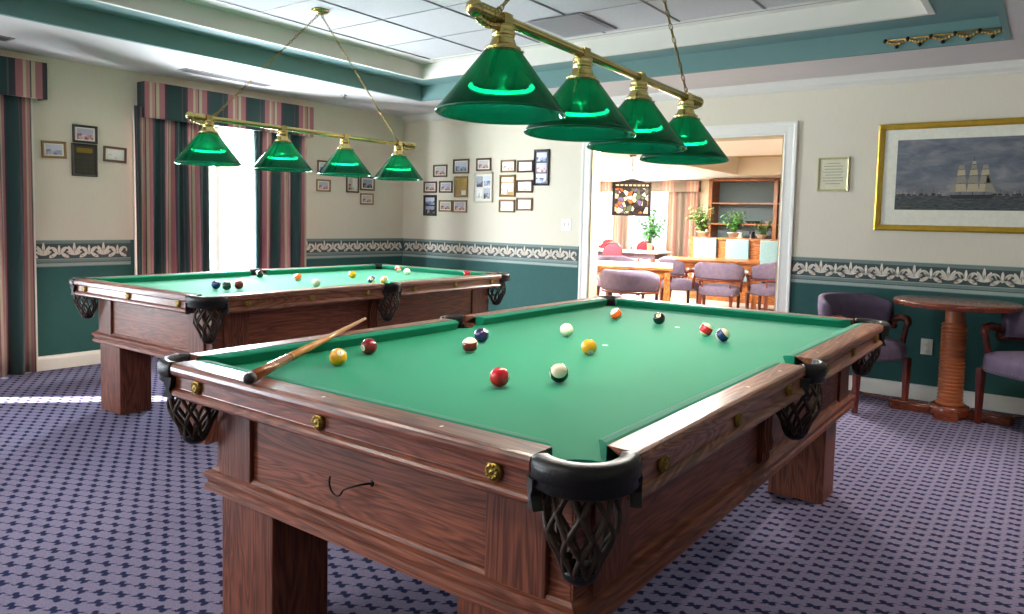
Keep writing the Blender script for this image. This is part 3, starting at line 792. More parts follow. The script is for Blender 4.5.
# azimuth -65 looks towards the viewer
for a in (
    (1, -1.819, 1.539, (-20, 40), 0, 'plain yellow ball lying closest to the cue on the near table', G1),
    (7, -1.892, 1.737, (-95, -5), 0, 'dark maroon ball beside the yellow ball at the cue end of the near table', G1),
    (15, -1.660, 2.006, (30, 0), 12, 'cream ball with brown-maroon lower half touching the purple ball', G1),
    (4, -1.774, 2.213, (10, 48), 0, 'dark purple ball near the far side pocket of the near table', G1),
    (3, -1.257, 1.654, (30, 0), 0, 'bright plain red ball in the front of the near table', G1),
    (0, -1.606, 2.566, (0, 0), 0, 'plain cream white cue ball in the middle of the near table', G1),
    (1, -1.326, 2.274, (-45, -38), 0, 'orange-yellow ball lying on the open middle of the near cloth', G1),
    (14, -1.160, 1.818, (38, 8), 52, 'dark green banded ball with its cream side facing out', G1),
    (13, -1.716, 3.195, (30, 38), 10, 'cream and orange ball in front of the far corner pocket of the near table', G1),
    (8, -1.488, 3.198, (-75, 38), 0, 'black eight ball with a white disc toward the back of the near table', G1),
    (11, -1.183, 3.015, (25, -28), 0, 'scarlet ball with cream cap beside the navy striped ball', G1),
    (10, -1.072, 2.914, (25, -48), 15, 'navy striped ball with pale disc, closest to the right side pocket', G1),
    (2, -4.232, 2.596, (0, 60), 0, 'dark blue-grey ball at the back of the cluster near the far table end', G2),
    (6, -4.128, 2.604, (58, 0), 0, 'dark green ball in front of the cluster near the far table end', G2),
    (7, -4.135, 2.695, (58, 0), 0, 'dark maroon ball on the right of the cluster near the far table end', G2),
    (8, -4.791, 3.298, (-95, 10), 0, 'black ball with white disc below the bright window on the far table', G2),
    (13, -4.370, 3.323, (-95, -30), 30, 'orange and cream ball on the far table, left of the lone yellow one', G2),
    (0, -3.943, 3.144, (0, 0), 0, 'plain cream ball close to the long front rail of the far table', G2),
    (1, -4.354, 3.820, (58, 0), 0, 'lone yellow ball in the middle of the far table', G2),
    (10, -3.905, 3.605, (-45, 20), 50, 'navy striped ball touching the yellow striped one on the far table', G2),
    (9, -3.835, 3.660, (-45, 20), 60, 'yellow striped ball touching the navy striped one on the far table', G2),
    (11, -4.591, 4.544, (-45, 40), 20, 'red and white ball by the far corner pocket of the far table', G2),
    (0, -4.330, 4.390, (0, 0), 0, 'cream ball beside the red and white ball on the far table', G2),
    (3, -3.854, 4.600, (50, 0), 0, 'solid red ball at the right-hand end of the far table', G2)):
    ball(*a)

# ------------------------------------------------------------ cue
P0 = Vector((-1.640, 1.095, H+.0165)); P1 = Vector((-2.322, 2.110, H+.0085)); Lc = (P1-P0).length
cue = thing('pool_cue', 'wooden pool cue resting across the left corner of the near pool table', 'pool cue')
q = (P1-P0).to_track_quat('Z', 'Y'); cue.rotation_mode = 'QUATERNION'; cue.rotation_quaternion = q; cue.location = P0
def rr(s): return .0158-.0098*(s/Lc)
m = MB(); m.lathe([(0, -.006), (.011, -.006), (.0155, 0), (.0158, .018), (0, .018)], 16); m.build('bumper', plain('black rubber', '#15100e', .5), cue)
m = MB(); m.lathe([(0, .018), (rr(.018), .018), (rr(.30), .30), (0, .30)], 16); m.build('butt', W_CUEB, cue)
m = MB(); m.lathe([(0, .30), (rr(.30)+.0004, .30), (rr(.312)+.0004, .312), (0, .312)], 16); m.build('joint_ring', BRASSD, cue)
m = MB(); m.lathe([(0, .312), (rr(.312), .312), (rr(Lc-.03), Lc-.03), (0, Lc-.03)], 16); m.build('shaft', W_CUE, cue)
m = MB(); m.lathe([(0, Lc-.03), (rr(Lc), Lc-.03), (rr(Lc), Lc-.006), (rr(Lc)*.9, Lc-.001), (0, Lc)], 16); m.build('ferrule', plain('ivory ferrule', '#d8c8a0', .4), cue)

# ------------------------------------------------------------ billiard lamps
def lamp(label, cx, cy, y0, y1, ys, rz, ch, canopy_y):
    """bar from y0..y1 (relative), shades at ys, chains at ch"""
    ZB = 1.868
    t = thing('billiard_lamp', label, 'lamp', (cx, cy, ZT), rz, 'four-shade billiard lamps')
    z = lambda v: v-ZT
    m = MB(); m.tube([(0, y0+.05, z(ZB)), (0, y1-.05, z(ZB))], .0165, 12)
    m.build('bar', BRASS, t)
    for ye, sg in ((y0, 1), (y1, -1)):
        m = MB(); prof = [(0, 0)]
        m.ball((0, ye+sg*.014, z(ZB)), .026, 14, 10)
        for k in range(4): m.lathe([(.016, -.008), (.024, 0), (.016, .008)], 14, T=Matrix.Translation((0, ye+sg*(.045+k*.018), z(ZB))) @ Matrix.Rotation(radians(90), 4, 'X'))
        m.tube([(0, ye+sg*.03, z(ZB)), (0, ye+sg*.13, z(ZB))], .019, 12)
        for k in range(22):   # rope-twist scroll below the bar end
            a = k/21; m.ball((.004*sin(k*1.7), ye+sg*(.03+.10*a), z(ZB)-.022-.010*sin(pi*a)), .0105, 8, 6)
        m.build('finial', BRASS, t)
    for yy in ys:
        m = MB(); m.lathe([(0.0, 1.855), (0.026, 1.855), (0.034, 1.8501), (0.036, 1.8436), (0.033, 1.8388), (0.036, 1.8307), (0.036, 1.8193), (0.032, 1.8145), (0.036, 1.808), (0.04, 1.7966), (0.044, 1.7901), (0.054, 1.7853), (0.056, 1.7796), (0.05, 1.7755), (0.06, 1.7707), (0.06, 1.765), (0.0, 1.765)], 22, (0, yy, -ZT))
        m.box(-.020, .020, yy-.020, yy+.020, z(1.845), z(1.886))
        for k in range(3):
            a = 2*pi*k/3+.5; m.tube([(.050*cos(a), yy+.050*sin(a), z(1.772)), (.066*cos(a), yy+.066*sin(a), z(1.772))], .004, 6)
        so = m.build('socket', BRASS, t)
        m = MB(); R0, R1, zt, zb = .058, .196, 1.772, 1.592
        prof = [(R0-.006, zt+.004), (R0, zt)]+[(R0+(R1-R0)*k/10, zt+(zb-zt)*k/10) for k in range(1, 11)]+[(R1+.003, zb-.006), (R1, zb-.010), (R1-.003, zb-.006)]
        prof += [(R0+(R1-R0)*k/10-.004, zt+(zb-zt)*k/10-.002) for k in range(10, 0, -1)]+[(R0-.008, zt)]
        m.lathe(prof, 96, (0, yy, -ZT), 0, rib=(0, .004))
        sh = m.build('lamp_shade', SHADE, t)
        m = MB(); m.tube([(R1*1.010*cos(2*pi*k/48), yy+R1*1.010*sin(2*pi*k/48), z(zb-.006)) for k in range(48)], .0028, 6, closed=True)
        m.build('rim', plain('green glass rim', '#0a5a3c', .15), sh)
        m = MB(); rb_ = .095
        m.tube([(rb_*cos(radians(126-105+210*k/24)), yy+rb_*sin(radians(126-105+210*k/24)), z(1.668)) for k in range(25)], .0065, 8)  # glowing arc shaped to put the bright streak into the shade glass
        m.build('bulb_streak', BULB, t)
        light('bulb_light', 'POINT', (0, yy, z(1.665)), LAMP_W*(1 if cx > -3 else 1.9), (1, .93, .80), t, shadow_soft_size=.012)
        m = MB(); m.lathe([(.0, 1.745), (.018, 1.745), (.018, 1.70), (.012, 1.69), (0, 1.69)], 14, (0, yy, -ZT)); 
        for k in range(3):
            a = 2*pi*k/3; m.tube([(.012*cos(a), yy+.012*sin(a), z(1.70)), (rb_*cos(a), yy+rb_*sin(a), z(1.664))], .0025, 5)
        m.build('bulb_holder', WHITE, t)
    m = MB(); m.lathe([(0, 0), (.062, 0), (.064, -.006), (.056, -.018), (.030, -.026), (.012, -.032), (0, -.032)], 28, (0, canopy_y, 0)); 
    for s in (-1, 1): m.tube([(0, canopy_y+s*.022+.010*cos(a), -.030-.010+.010*sin(a)) for a in [2*pi*k/12 for k in range(12)]], .0025, 6, closed=True)
    m.build('canopy', BRASS, t)
    for yy in ch:
        a = Vector((0, canopy_y+(.022 if yy > canopy_y else -.022), -.045)); b = Vector((0, yy, z(ZB)+.020)); d = b-a; n = int(d.length/.030)
        m = MB(); e = d.normalized(); s1 = Vector((1, 0, 0)); s2 = e.cross(s1).normalized()
        for k in range(n):
            c = a+d*((k+.5)/n); s = s1 if k % 2 else s2
            m.tube([c+e*(.0185*cos(2*pi*j/10))+s*(.0075*sin(2*pi*j/10)) for j in range(10)], .0021, 5, closed=True)
        m.tube([a, b], .0012, 5)      # lamp flex threaded through the links
        m.tube([(0, yy+.010*cos(2*pi*j/12), z(ZB)+.022+.010*sin(2*pi*j/12)) for j in range(12)], .003, 6, closed=True)
        m.build('chain', BRASSD, t)
    return t
LAMP_W = 7.0
nl = lamp('near brass lamp with four green glass shades hanging over the near pool table', T1[0], T1[1]+.02, -.83, .85, (-.675, -.21, .23, .70), 0, (-.70, .70), .03)
nl.rotation_euler = (-.022, 0, 0)
lamp('far brass lamp with four green glass shades hanging over the far pool table', -4.294, 3.43, -.98, .99, (-.845, -.295, .255, .81), 0, (-.80, .80), .016)

# ------------------------------------------------------------ framed pictures
FB = plain('brown picture frame', '#5a3a26', .4); FD = plain('black picture frame', '#241c1e', .4); FT = plain('tan picture frame', '#8a6a48', .4); FO = plain('oak plaque', '#8a6a38', .45); FP = plain('pale frame', '#cfc4ae', .5); FG = plain('gold frame', '#c9a23a', .35, .55, .5, 20, .2)
MATB = plain('ivory mat', '#e4dfcc', .8)
def photo_mat(name, cols, sc=22):
    t = NT(name); v = t.obj((1, 1, 1)); n = t.noise(v, sc, 2, .5); vo = t.n('ShaderNodeTexVoronoi'); vo.inputs['Scale'].default_value = sc*1.6; t.l(v, vo.inputs['Vector'])
    sp = t.n('ShaderNodeSeparateXYZ'); tc = t.n('ShaderNodeTexCoord'); t.l(tc.outputs['Generated'], sp.inputs[0])
    c1 = t.ramp(n, [(.35, lin(cols[0])), (.5, lin(cols[1])), (.62, lin(cols[2]))])
    f = t.math('LESS_THAN', t.math('ADD', sp.outputs[2], t.math('MULTIPLY', n, .5)), .72)
    c = t.mix(f, lin(cols[3]), c1)
    t.bsdf(c, .25, 0, .5); return t.mat
PH = [photo_mat('group photograph in blues', ('#26304e', '#8090b8', '#c8b8b8', '#c8ccd8')), photo_mat('group photograph in browns', ('#2c1f22', '#9a6a5c', '#d8c4b4', '#c8c0c0')),
      photo_mat('group photograph in reds', ('#5a1c2c', '#b06a70', '#d8d0d4', '#b8b4c4')), photo_mat('pale faded photograph', ('#b8b0a0', '#e8e4dc', '#f4f2ee', '#f0ede6')), photo_mat('dark group photograph', ('#17151a', '#4a4450', '#a8a0a8', '#9aa0ac'))]
def framed(name, label, wall, s0, s1, z0, z1, fm, prints, cat='picture frame', group=None, w=.018, mat=None, tilt=0, depth=.018):
    """wall: 'b' back, 'l' left. prints: list of (u0,u1,v0,v1,material) in 0..1 of the inside"""
    sc, zc = (s0+s1)/2, (z0+z1)/2; hw, hh = (s1-s0)/2, (z1-z0)/2
    if wall == 'b': loc, rz = (sc, YB-.001, zc), 0
    else: loc, rz = (XL(sc)+.001, sc, zc), radians(90)-.0439 if False else pi/2-.0439
    t = thing(name, label, cat, loc, rz, group)
    if tilt: t.rotation_euler = (0, tilt, rz)
    m = MB(); P = [(0, 0), (0, -depth*.8), (w*.25, -depth), (w*.7, -depth*.8), (w, -depth*.45), (w, 0)]; n = len(P); vs = []
    for sx, sz in ((-1, -1), (1, -1), (1, 1), (-1, 1)):
        for d, y in P: vs.append((sx*(hw-d), y, sz*(hh-d)))
    m.add(vs, [(k*n+i, ((k+1) % 4)*n+i, ((k+1) % 4)*n+(i+1) % n, k*n+(i+1) % n) for k in range(4) for i in range(n)]); m.build('frame', fm, t)
    m = MB(); m.box(-hw+w*.9, hw-w*.9, -depth*.35, -.001, -hh+w*.9, hh-w*.9); m.build('mat_board', mat or MATB, t)
    iw, ih = hw-w, hh-w
    for u0, u1, v0, v1, pm in prints:
        m = MB(); m.box(-iw+2*iw*u0, -iw+2*iw*u1, -depth*.35-.002, -depth*.35, -ih+2*ih*v0, -ih+2*ih*v1); m.build('photo', pm, t)
    return t
one = lambda k: [(.1, .9, .1, .9, PH[k])]
GB, GL_, GF = 'framed photographs on the back wall', 'framed photographs between the window and the corner', 'framed photographs between the two curtains'
framed('picture_frame', 'brown framed photo, uppermost at the left end of the back wall group', 'b', -5.736, -5.529, 1.744, 1.882, FB, one(1), group=GB)
framed('picture_frame', 'brown framed blue-toned photo directly above the oak plaque', 'b', -5.437, -5.210, 1.777, 1.936, FB, one(0), group=GB)
framed('picture_frame', 'brown framed photo directly above the tall pale collage frame', 'b', -5.106, -4.906, 1.801, 1.937, FB, one(1), group=GB)
framed('picture_frame', 'tan framed photo directly above the four-part oak frame', 'b', -4.770, -4.580, 1.778, 1.908, FT, one(1), group=GB)
framed('picture_frame', 'brown framed nearly white picture beside the top of the tall black frame', 'b', -4.552, -4.353, 1.773, 1.898, FB, one(3), group=GB)
framed('picture_frame', 'tall narrow black frame holding three photos one above another', 'b', -4.341, -4.153, 1.636, 2.002, FD, [(.1, .9, .69, .96, PH[0]), (.1, .9, .365, .635, PH[2]), (.1, .9, .04, .31, PH[0])], group=GB, mat=FD)
framed('picture_frame', 'brown framed photo directly above the small two-photo black frame', 'b', -5.882, -5.684, 1.568, 1.695, FB, one(1), group=GB)
framed('picture_frame', 'brown framed reddish photo touching the left side of the oak plaque', 'b', -5.642, -5.446, 1.567, 1.699, FB, one(2), group=GB)
t = framed('award_plaque', 'upright oak plaque with small brass plates and a bright square', 'b', -5.418, -5.224, 1.517, 1.748, FO, [(.55, .95, .04, .3, MATB)]+[(.08+.3*i, .32+.3*i, .36+.15*j, .46+.15*j, BRASSD) for i in range(3) for j in range(4)], cat='plaque', group=GB, mat=FO)
framed('picture_frame', 'tall pale cream frame holding a blue and white photo collage', 'b', -5.132, -4.874, 1.460, 1.784, FP, [(.08, .46, .52, .92, PH[4]), (.54, .92, .55, .92, PH[0]), (.08, .46, .08, .46, PH[3]), (.54, .92, .08, .48, PH[4])], group=GB)
framed('picture_frame', 'oak frame divided into four pale warm panels', 'b', -4.780, -4.574, 1.521, 1.751, FO, [(.06, .94, .72, .95, PH[3]), (.06, .48, .06, .64, PH[3]), (.54, .94, .2, .64, PH[3])], group=GB, mat=plain('tan mat', '#b08a50', .6))
framed('picture_frame', 'brown framed dark photo just left of the foot of the tall black frame', 'b', -4.559, -4.352, 1.564, 1.695, FB, one(4), group=GB)
framed('picture_frame', 'small black frame with two stacked photos, lowest at the left end', 'b', -5.880, -5.683, 1.306, 1.541, FD, [(.08, .92, .54, .95, PH[0]), (.08, .92, .05, .46, PH[4])], group=GB, mat=FD)
framed('picture_frame', 'tan framed photo, lowest row, beside the small two-photo black frame', 'b', -5.643, -5.446, 1.354, 1.484, FT, one(1), group=GB)
framed('picture_frame', 'tan framed photo hanging directly below the oak plaque', 'b', -5.436, -5.230, 1.348, 1.485, FT, one(2), group=GB)
framed('picture_frame', 'tan framed very pale photo directly below the four-part oak frame', 'b', -4.782, -4.575, 1.358, 1.490, FT, one(3), group=GB)
framed('picture_frame', 'tan framed pale and rose photo, lowest row at the right end', 'b', -4.553, -4.351, 1.378, 1.511, FT, [(.1, .5, .1, .9, PH[3]), (.5, .9, .1, .9, PH[2])], group=GB)
# left wall, between the curtains
framed('picture_frame', 'gold-brown framed blue photo left of the dark plaque', 'l', 2.441, 2.616, 1.680, 1.813, FO, one(0), group=GF, tilt=-.03)
framed('picture_frame', 'dark framed reddish photo hanging above the dark plaque', 'l', 2.664, 2.850, 1.820, 1.962, FD, one(2), group=GF)
framed('award_plaque', 'dark wooden plaque with rows of small nameplates between the curtains', 'l', 2.654, 2.847, 1.551, 1.812, plain('black walnut', '#2b2420', .35), [(.12, .88, .76, .93, BRASSD)]+[(.08+.3*i, .32+.3*i, .06+.16*j, .16+.16*j, plain('tarnished plate', '#4b463a', .3, .7)) for i in range(3) for j in range(4)], cat='plaque', group=GF, mat=plain('walnut board', '#2e2622', .4))
framed('picture_frame', 'brown framed pale photo right of the dark plaque', 'l', 2.895, 3.077, 1.683, 1.809, FB, one(3), group=GF, tilt=.03)
# left wall, between the window and the corner
framed('picture_frame', 'rose-brown framed photo next to the curtain, the higher of two', 'l', 5.009, 5.189, 1.713, 1.859, FB, one(0), group=GL_)
framed('picture_frame', 'tan framed pinkish photo next to the curtain, the lower of two', 'l', 4.998, 5.178, 1.532, 1.660, FT, one(2), group=GL_)
framed('picture_frame', 'brown upright frame with two narrow prints beside the room corner', 'l', 5.388, 5.560, 1.537, 1.720, FB, [(.08, .46, .08, .92, PH[1]), (.54, .92, .08, .92, PH[3])], group=GL_)
framed('picture_frame', 'brown framed photo nearest the room corner, above the lowest one', 'l', 5.581, 5.784, 1.570, 1.725, FB, one(4), group=GL_)
framed('picture_frame', 'tan framed photo nearest the room corner, lowest on that wall', 'l', 5.583, 5.771, 1.411, 1.539, FT, one(1), group=GL_)
framed('picture_frame', 'dark framed photo by the corner, its top half behind a green lamp shade', 'l', 5.41, 5.56, 1.760, 1.880, FD, one(2), group=GL_)
# certificate right of the opening
PAPER = plain('cream certificate paper', '#d9d2b4', .7); TXT = plain('grey print', '#8f8a78', .7)
t = framed('framed_certificate', 'small gold framed certificate between the opening and the ship picture', 'b', -1.563, -1.330, 1.565, 1.833, plain('pale gold frame', '#cdc394', .35, .35), [], cat='certificate', w=.016, mat=PAPER)
m = MB()
for k, (w, o_) in enumerate(((.10, 0), (.14, 0), (.13, 0), (.15, 0), (.12, 0), (.15, 0), (.15, 0), (.11, 0))): m.box(-w/2, w/2, -.0085, -.006, .085-k*.023, .090-k*.023)
m.build('print', TXT, t)

# ship painting in a gold frame (sky, haze, harbour, three-masted ship)
x0, x1, z0, z1 = -1.130, -.075, 1.266, 2.068
t = framed('ship_painting', 'large gold framed picture of a three-masted sailing ship in harbour', 'b', x0, x1, z0, z1, FG, [], cat='painting', w=.045, depth=.035)
def sky_mat():
    t_ = NT('painted sea and sky'); v = t_.obj((1, 1, 2.4)); n = t_.noise(v, 5.5, 6, .6, .6)
    sp = t_.n('ShaderNodeSeparateXYZ'); tc = t_.n('ShaderNodeTexCoord'); t_.l(tc.outputs['Generated'], sp.inputs[0])
    sky = t_.ramp(n, [(.32, lin('#3c4049')), (.5, lin('#64666c')), (.68, lin('#8f8a84'))])
    hz = t_.ramp(sp.outputs[2], [(.22, lin('#8f8b84')), (.45, lin('#737983'))])
    c = t_.mix(.35, sky, hz)
    n2 = t_.noise(t_.obj((1, 1, 8)), 30, 4, .6); sea = t_.ramp(n2, [(.35, lin('#22282e')), (.7, lin('#5d5f5c'))])
    c = t_.mix(t_.math('LESS_THAN', sp.outputs[2], .20), c, sea)
    t_.bsdf(c, .5, 0, .4); return t_.mat
IW0, IW1, IZ0, IZ1 = -.995-(x0+x1)/2, -.165-(x0+x1)/2, 1.425-(z0+z1)/2, 1.945-(z0+z1)/2
m = MB(); m.box(IW0, IW1, -.016, -.012, IZ0, IZ1); pic = m.build('painting_print', sky_mat(), t)
m = MB(); yv = -.0172; bx, bz = .105, IZ0+.110; KS = 1.22
def pq(pts, mi): m.add([(bx+a*KS, yv-.0002*mi, bz+b*KS) for a, b in pts], [tuple(range(len(pts)))], mi)
pq([(-.115, .0), (-.105, -.022), (.095, -.022), (.12, .008), (.085, .002), (-.07, .0)], 0)
for mx, mh in ((-.062, .19), (.0, .225), (.058, .185)):
    pq([(mx-.002, 0), (mx+.002, 0), (mx+.001, mh), (mx-.001, mh)], 0)
    zb_ = .018
    for k, (w, h_) in enumerate(((.030, .048), (.026, .042), (.021, .034), (.015, .026), (.010, .018))):
        if zb_+h_ > mh: break
        pq([(mx-w, zb_), (mx+w*1.05, zb_+.003), (mx+w*.82, zb_+h_), (mx-w*.80, zb_+h_-.002)], 1 if k % 2 == 0 else 2); zb_ += h_+.003
pq([(.06, .02), (.118, .012), (.068, .12)], 2); pq([(-.12, .018), (-.085, .02), (-.088, .07)], 2)
for k in range(26):     # far shore and small craft
    xx = -.43+.031*k+random.uniform(-.008, .008); hh = random.uniform(.004, .022)
    if abs(xx) < .125: continue
    xx -= .02; xx = min(max(xx*1.0, (IW0-bx+.02)/KS), (IW1-bx-.02)/KS)
    pq([(xx-.012, -.004), (xx+.012, -.004), (xx+.010, hh*.5), (xx-.009, hh*.6)], 0)
    pq([(xx-.001, 0), (xx+.001, 0), (xx+.001, hh*2), (xx-.001, hh*2)], 0)
    if k % 4 == 1: pq([(xx-.007, .004), (xx+.006, .004), (xx, .03)], 2)
m.build('painted_ship', [plain('dark hull paint', '#2b2a2a', .6), plain('sail cream', '#b3a283', .6), plain('sail shade', '#8f8674', .6)], pic, recalc=False)

# small wall fittings
def plate(name, label, x, z, w, h, kind, mat):
    m = MB(); m.box(-w/2, w/2, -.006, 0, -h/2, h/2); o = m.build(name, mat, None, .002); o.location = (x, YB-.0005, z); tag(o, label, kind)
    return o
IVORY = plain('ivory plastic', '#d8d3c2', .35)
o = plate('light_switch', 'small white light switch plate left of the wide opening', -3.935, 1.245, .115, .118, 'light switch', WHITE)
for s in (-.024, .024):
    m = MB(); m.box(s-.008, s+.008, -.014, -.006, -.012, .016); m.build('toggle', WHITE, o, .001)
o = plate('wall_outlet', 'ivory electrical outlet on the dark green wall beside the round table', -.725, .406, .078, .118, 'outlet', IVORY)
for s in (-.026, .026):
    m = MB(); m.lathe([(0, .009), (.014, .009), (.016, .006)], 14, T=Matrix.Translation((0, 0, s)) @ Matrix.Rotation(radians(90), 4, 'X')); m.build('socket', IVORY, o)

# ------------------------------------------------------------ armchairs
def make_chair(label, loc, rz, cushion=LAV, group=None):
    t = thing('armchair', label, 'armchair', loc, rz, group)
    # seat: domed upholstered pad, front is -Y
    m = MB(); N = 28; prof = [(0, .505), (.55, .500), (.85, .486), (.97, .465), (1.0, .44), (1.0, .375), (.98, .360), (0, .360)]
    def out(a, k):
        c, s = cos(a), sin(a); p = 4.2; r = (abs(c)**p+abs(s)**p)**(-1/p)
        w = .255 if s < 0 else .255-.03*s; return (w*r*c*k, .235*r*s*k-.01)
    vs = [(*out(2*pi*j/N, k), z) for j in range(N) for k, z in prof]; n = len(prof)
    m.add(vs, [(j*n+i, ((j+1) % N)*n+i, ((j+1) % N)*n+i+1, j*n+i+1) for j in range(N) for i in range(n-1)], 0, True)
    seat = m.build('seat', cushion, t)
    m = MB()
    for j in range(64): x_, y_ = out(2*pi*j/64, 1.004); m.ball((x_, y_, .382), .0045, 5, 4)
    m.build('nailheads', BRASSD, seat)
    # wrap-around back pad
    m = MB(); N = 22; vs = []; prof = [(-.026, .575), (.018, .565), (.034, .600), (.036, .72), (.030, .775), (.006, .792), (-.020, .778), (-.030, .70)]; n = len(prof)
    for i in range(N+1):
        a = radians(8+164*i/N); e = abs(i/N-.5)*2; 
        for d, z in prof:
            r = .275+d+.05*(z-.57)/.22*(.4); zz = z if z < .66 else z-.05*max(0, e-.55)/.45
            vs.append((r*cos(a)*1.0, r*sin(a)*.92-.02, zz))
    fs = [(i*n+j, i*n+(j+1) % n, (i+1)*n+(j+1) % n, (i+1)*n+j) for i in range(N) for j in range(n)]+[tuple(range(n))[::-1], tuple(N*n+j for j in range(n))]
    m.add(vs, fs, 0, True); m.build('backrest', cushion, t)
    # wooden arm bow under the pad + arm rests
    m = MB(); pts = [(.292*cos(radians(a)), .275*sin(radians(a))-.02, .560) for a in range(0, 181, 9)]
    m.tube(pts, .017, 8, flat=.8); m.build('back_rail', W_C, t)
    for sx in (-1, 1):
        m = MB(); m.tube([(sx*.292, .0, .600), (sx*.296, -.03, .632), (sx*.292, -.09, .642), (sx*.284, -.135, .632), (sx*.278, -.150, .606), (sx*.272, -.140, .58), (sx*.268, -.125, .50), (sx*.262, -.12, .40)], [.022, .026, .028, .027, .023, .019, .019, .021], 10)
        m.tube([(sx*.292, -.02, .562), (sx*.292, -.01, .600)], .018, 8)
        m.build('arm', W_C, t)
        for a in (55, 100) if False else (48,):
            x_ = sx*.275*cos(radians(a)); y_ = .262*sin(radians(a))-.02
            m = MB(); m.tube([(x_*.93, y_*.98, .40), (x_, y_, .565)], .015, 8); m.build('back_post', W_C, t)
    for sx in (-1, 1):
        m = MB(); x_, y_ = sx*.225, -.205
        m.add([(x_+a*w, y_+b*w, z) for z, w in ((0, .014), (.37, .022)) for a, b in ((-1, -1), (1, -1), (1, 1), (-1, 1))], [(0, 1, 2, 3)[::-1], (4, 5, 6, 7), (0, 1, 5, 4), (1, 2, 6, 5), (2, 3, 7, 6), (3, 0, 4, 7)]); m.build('leg', W_C, t, .002)
        m = MB(); x_ = sx*.195
        m.add([(x_+a*w, y0+b*w, z) for z, w, y0 in ((0, .015, .235), (.20, .018, .195), (.37, .021, .18)) for a, b in ((-1, -1), (1, -1), (1, 1), (-1, 1))], [(3, 2, 1, 0), (8, 9, 10, 11)]+[(4*k+i, 4*k+(i+1) % 4, 4*k+4+(i+1) % 4, 4*k+4+i) for k in (0, 1) for i in range(4)]); m.build('leg', W_C, t, .002)
        m = MB(); m.tube([(sx*.224, -.20, .035), (sx*.198, .225, .035)], .009, 6); m.build('stretcher', W_C, t)
    return t
GP, GD_ = 'armchairs at the round table', 'armchairs in the dining room'
ch0 = make_chair('lavender upholstered armchair left of the round table, behind the pool table corner', (-1.09, 5.75, 0), radians(56), group=GP)
dup(ch0, (-.04, 5.73, 0), radians(-42), 'lavender upholstered armchair right of the round table, cut by the photo edge', GP)

# ------------------------------------------------------------ round pub table
t = thing('pub_table', 'round cherry wood table on a ringed column beneath the ship picture', 'table', (-.52, 5.825, 0)); t.scale = (.97, .97, 1.035)
m = MB(); m.lathe([(0, .775), (.372, .775), (.392, .768), (.396, .757), (.388, .748), (.392, .740), (.380, .733), (.30, .731), (0, .731)], 64); m.build('tabletop', W_T, t)
m = MB(); prof = [(0, .731), (.085, .731), (.085, .715), (.060, .712), (.060, .625), (.074, .622)]
z = .62
while z > .12:
    prof += [(.074, z), (.081, z-.006), (.081, z-.016), (.074, z-.022)]; z -= .0245
prof += [(.074, .10), (.09, .095), (.09, .06), (0, .06)]
m.lathe(prof, 32, smooth=False); m.build('column', plain('turned ring cherry', '#9a5530', .28, 0, .5, 25, .3), t)
m = MB(); m.lathe([(0, .085), (.10, .085), (.125, .075), (.130, .06), (.130, .02), (.12, .0), (0, 0)], 32); m.box(-.07, .07, -.19, .19, 0, .05); m.build('pedestal', W_T, t)
for k in range(2):
    a = radians(180*k); R_ = Matrix.Rotation(a, 4, 'Z')
    m = MB(); poly = [(.08, -.045), (.22, -.038), (.29, -.045), (.325, -.062), (.365, -.055), (.385, -.02), (.385, .02), (.365, .055), (.325, .062), (.29, .045), (.22, .038), (.08, .045)]
    m.plate(poly, 0, .05, 0, R_); m.plate([(x_*.97+.005, y_*.72) for x_, y_ in poly], .05, .062, 0, R_); m.build('foot', W_T, t, .006)

# ------------------------------------------------------------ dining room beyond the opening
DX0, DX1, DY0, DY1, DZ = -10.2, -.6, 6.36, 14.6, 2.19
DF = plain('dining carpet', '#8a7d74', .95, 0, .1, 90, .2)
m = MB(); m.box(DX0, DX1, 6.30, DY1+.1, -.08, -.001); struct(m.build('floor_dining', DF))
m = MB()
DW = [(-8.36, -7.95), (-7.56, -6.62)]; DWZ0, DWZ1 = .70, 2.0
ex = [DX0]+[v for w in DW for v in w]+[DX1]
for i in range(0, len(ex), 2): m.box(ex[i], ex[i+1], DY1, DY1+.12, 0, 2.6)
for a, b in DW: m.box(a, b, DY1, DY1+.12, 0, DWZ0); m.box(a, b, DY1, DY1+.12, DWZ1, 2.6)
struct(m.build('wall_dining_far', DINW))
m = MB(); m.box(DX0-.1, DX0, DY0, DY1+.1, 0, 2.6); struct(m.build('wall_dining_left', DINW))
m = MB(); m.box(DX1, DX1+.1, DY0, DY1+.1, 0, 2.6); struct(m.build('wall_dining_right', DINW))
m = MB(); m.box(DX0, OX0-.02, DY0+.0, DY0+.02, 0, 2.6); m.box(OX1+.02, DX1, DY0, DY0+.02, 0, 2.6); m.box(OX0-.02, OX1+.02, DY0, DY0+.02, OZ+.05, 2.6); struct(m.build('wall_dining_near', DINW))
DC = plain('bright dining ceiling', '#f4efe4', .85, 0, .2, 5, .03); DTAN = plain('tan coffer', '#cdb285', .8, 0, .2, 8, .06)
m = MB()
CX0, CX1, CY0, CY1 = -4.7, -1.2, 9.6, 13.2
m.box(DX0, DX1, DY0, 6.6, 2.35, 2.62, 0) if False else None
m.box(DX0, CX0, 6.40, DY1, DZ, DZ+.02, 0); m.box(CX1, DX1, 6.40, DY1, DZ, DZ+.02, 0); m.box(CX0, CX1, 6.40, CY0, DZ, DZ+.02, 0); m.box(CX0, CX1, CY1, DY1, DZ, DZ+.02, 0)
m.box(CX0-.02, CX0, CY0, CY1, DZ+.02, 2.5, 0); m.box(CX1, CX1+.02, CY0, CY1, DZ+.02, 2.5, 0); m.box(CX0, CX1, CY0-.02, CY0, DZ+.02, 2.5, 0); m.box(CX0, CX1, CY1, CY1+.02, DZ+.02, 2.5, 0)
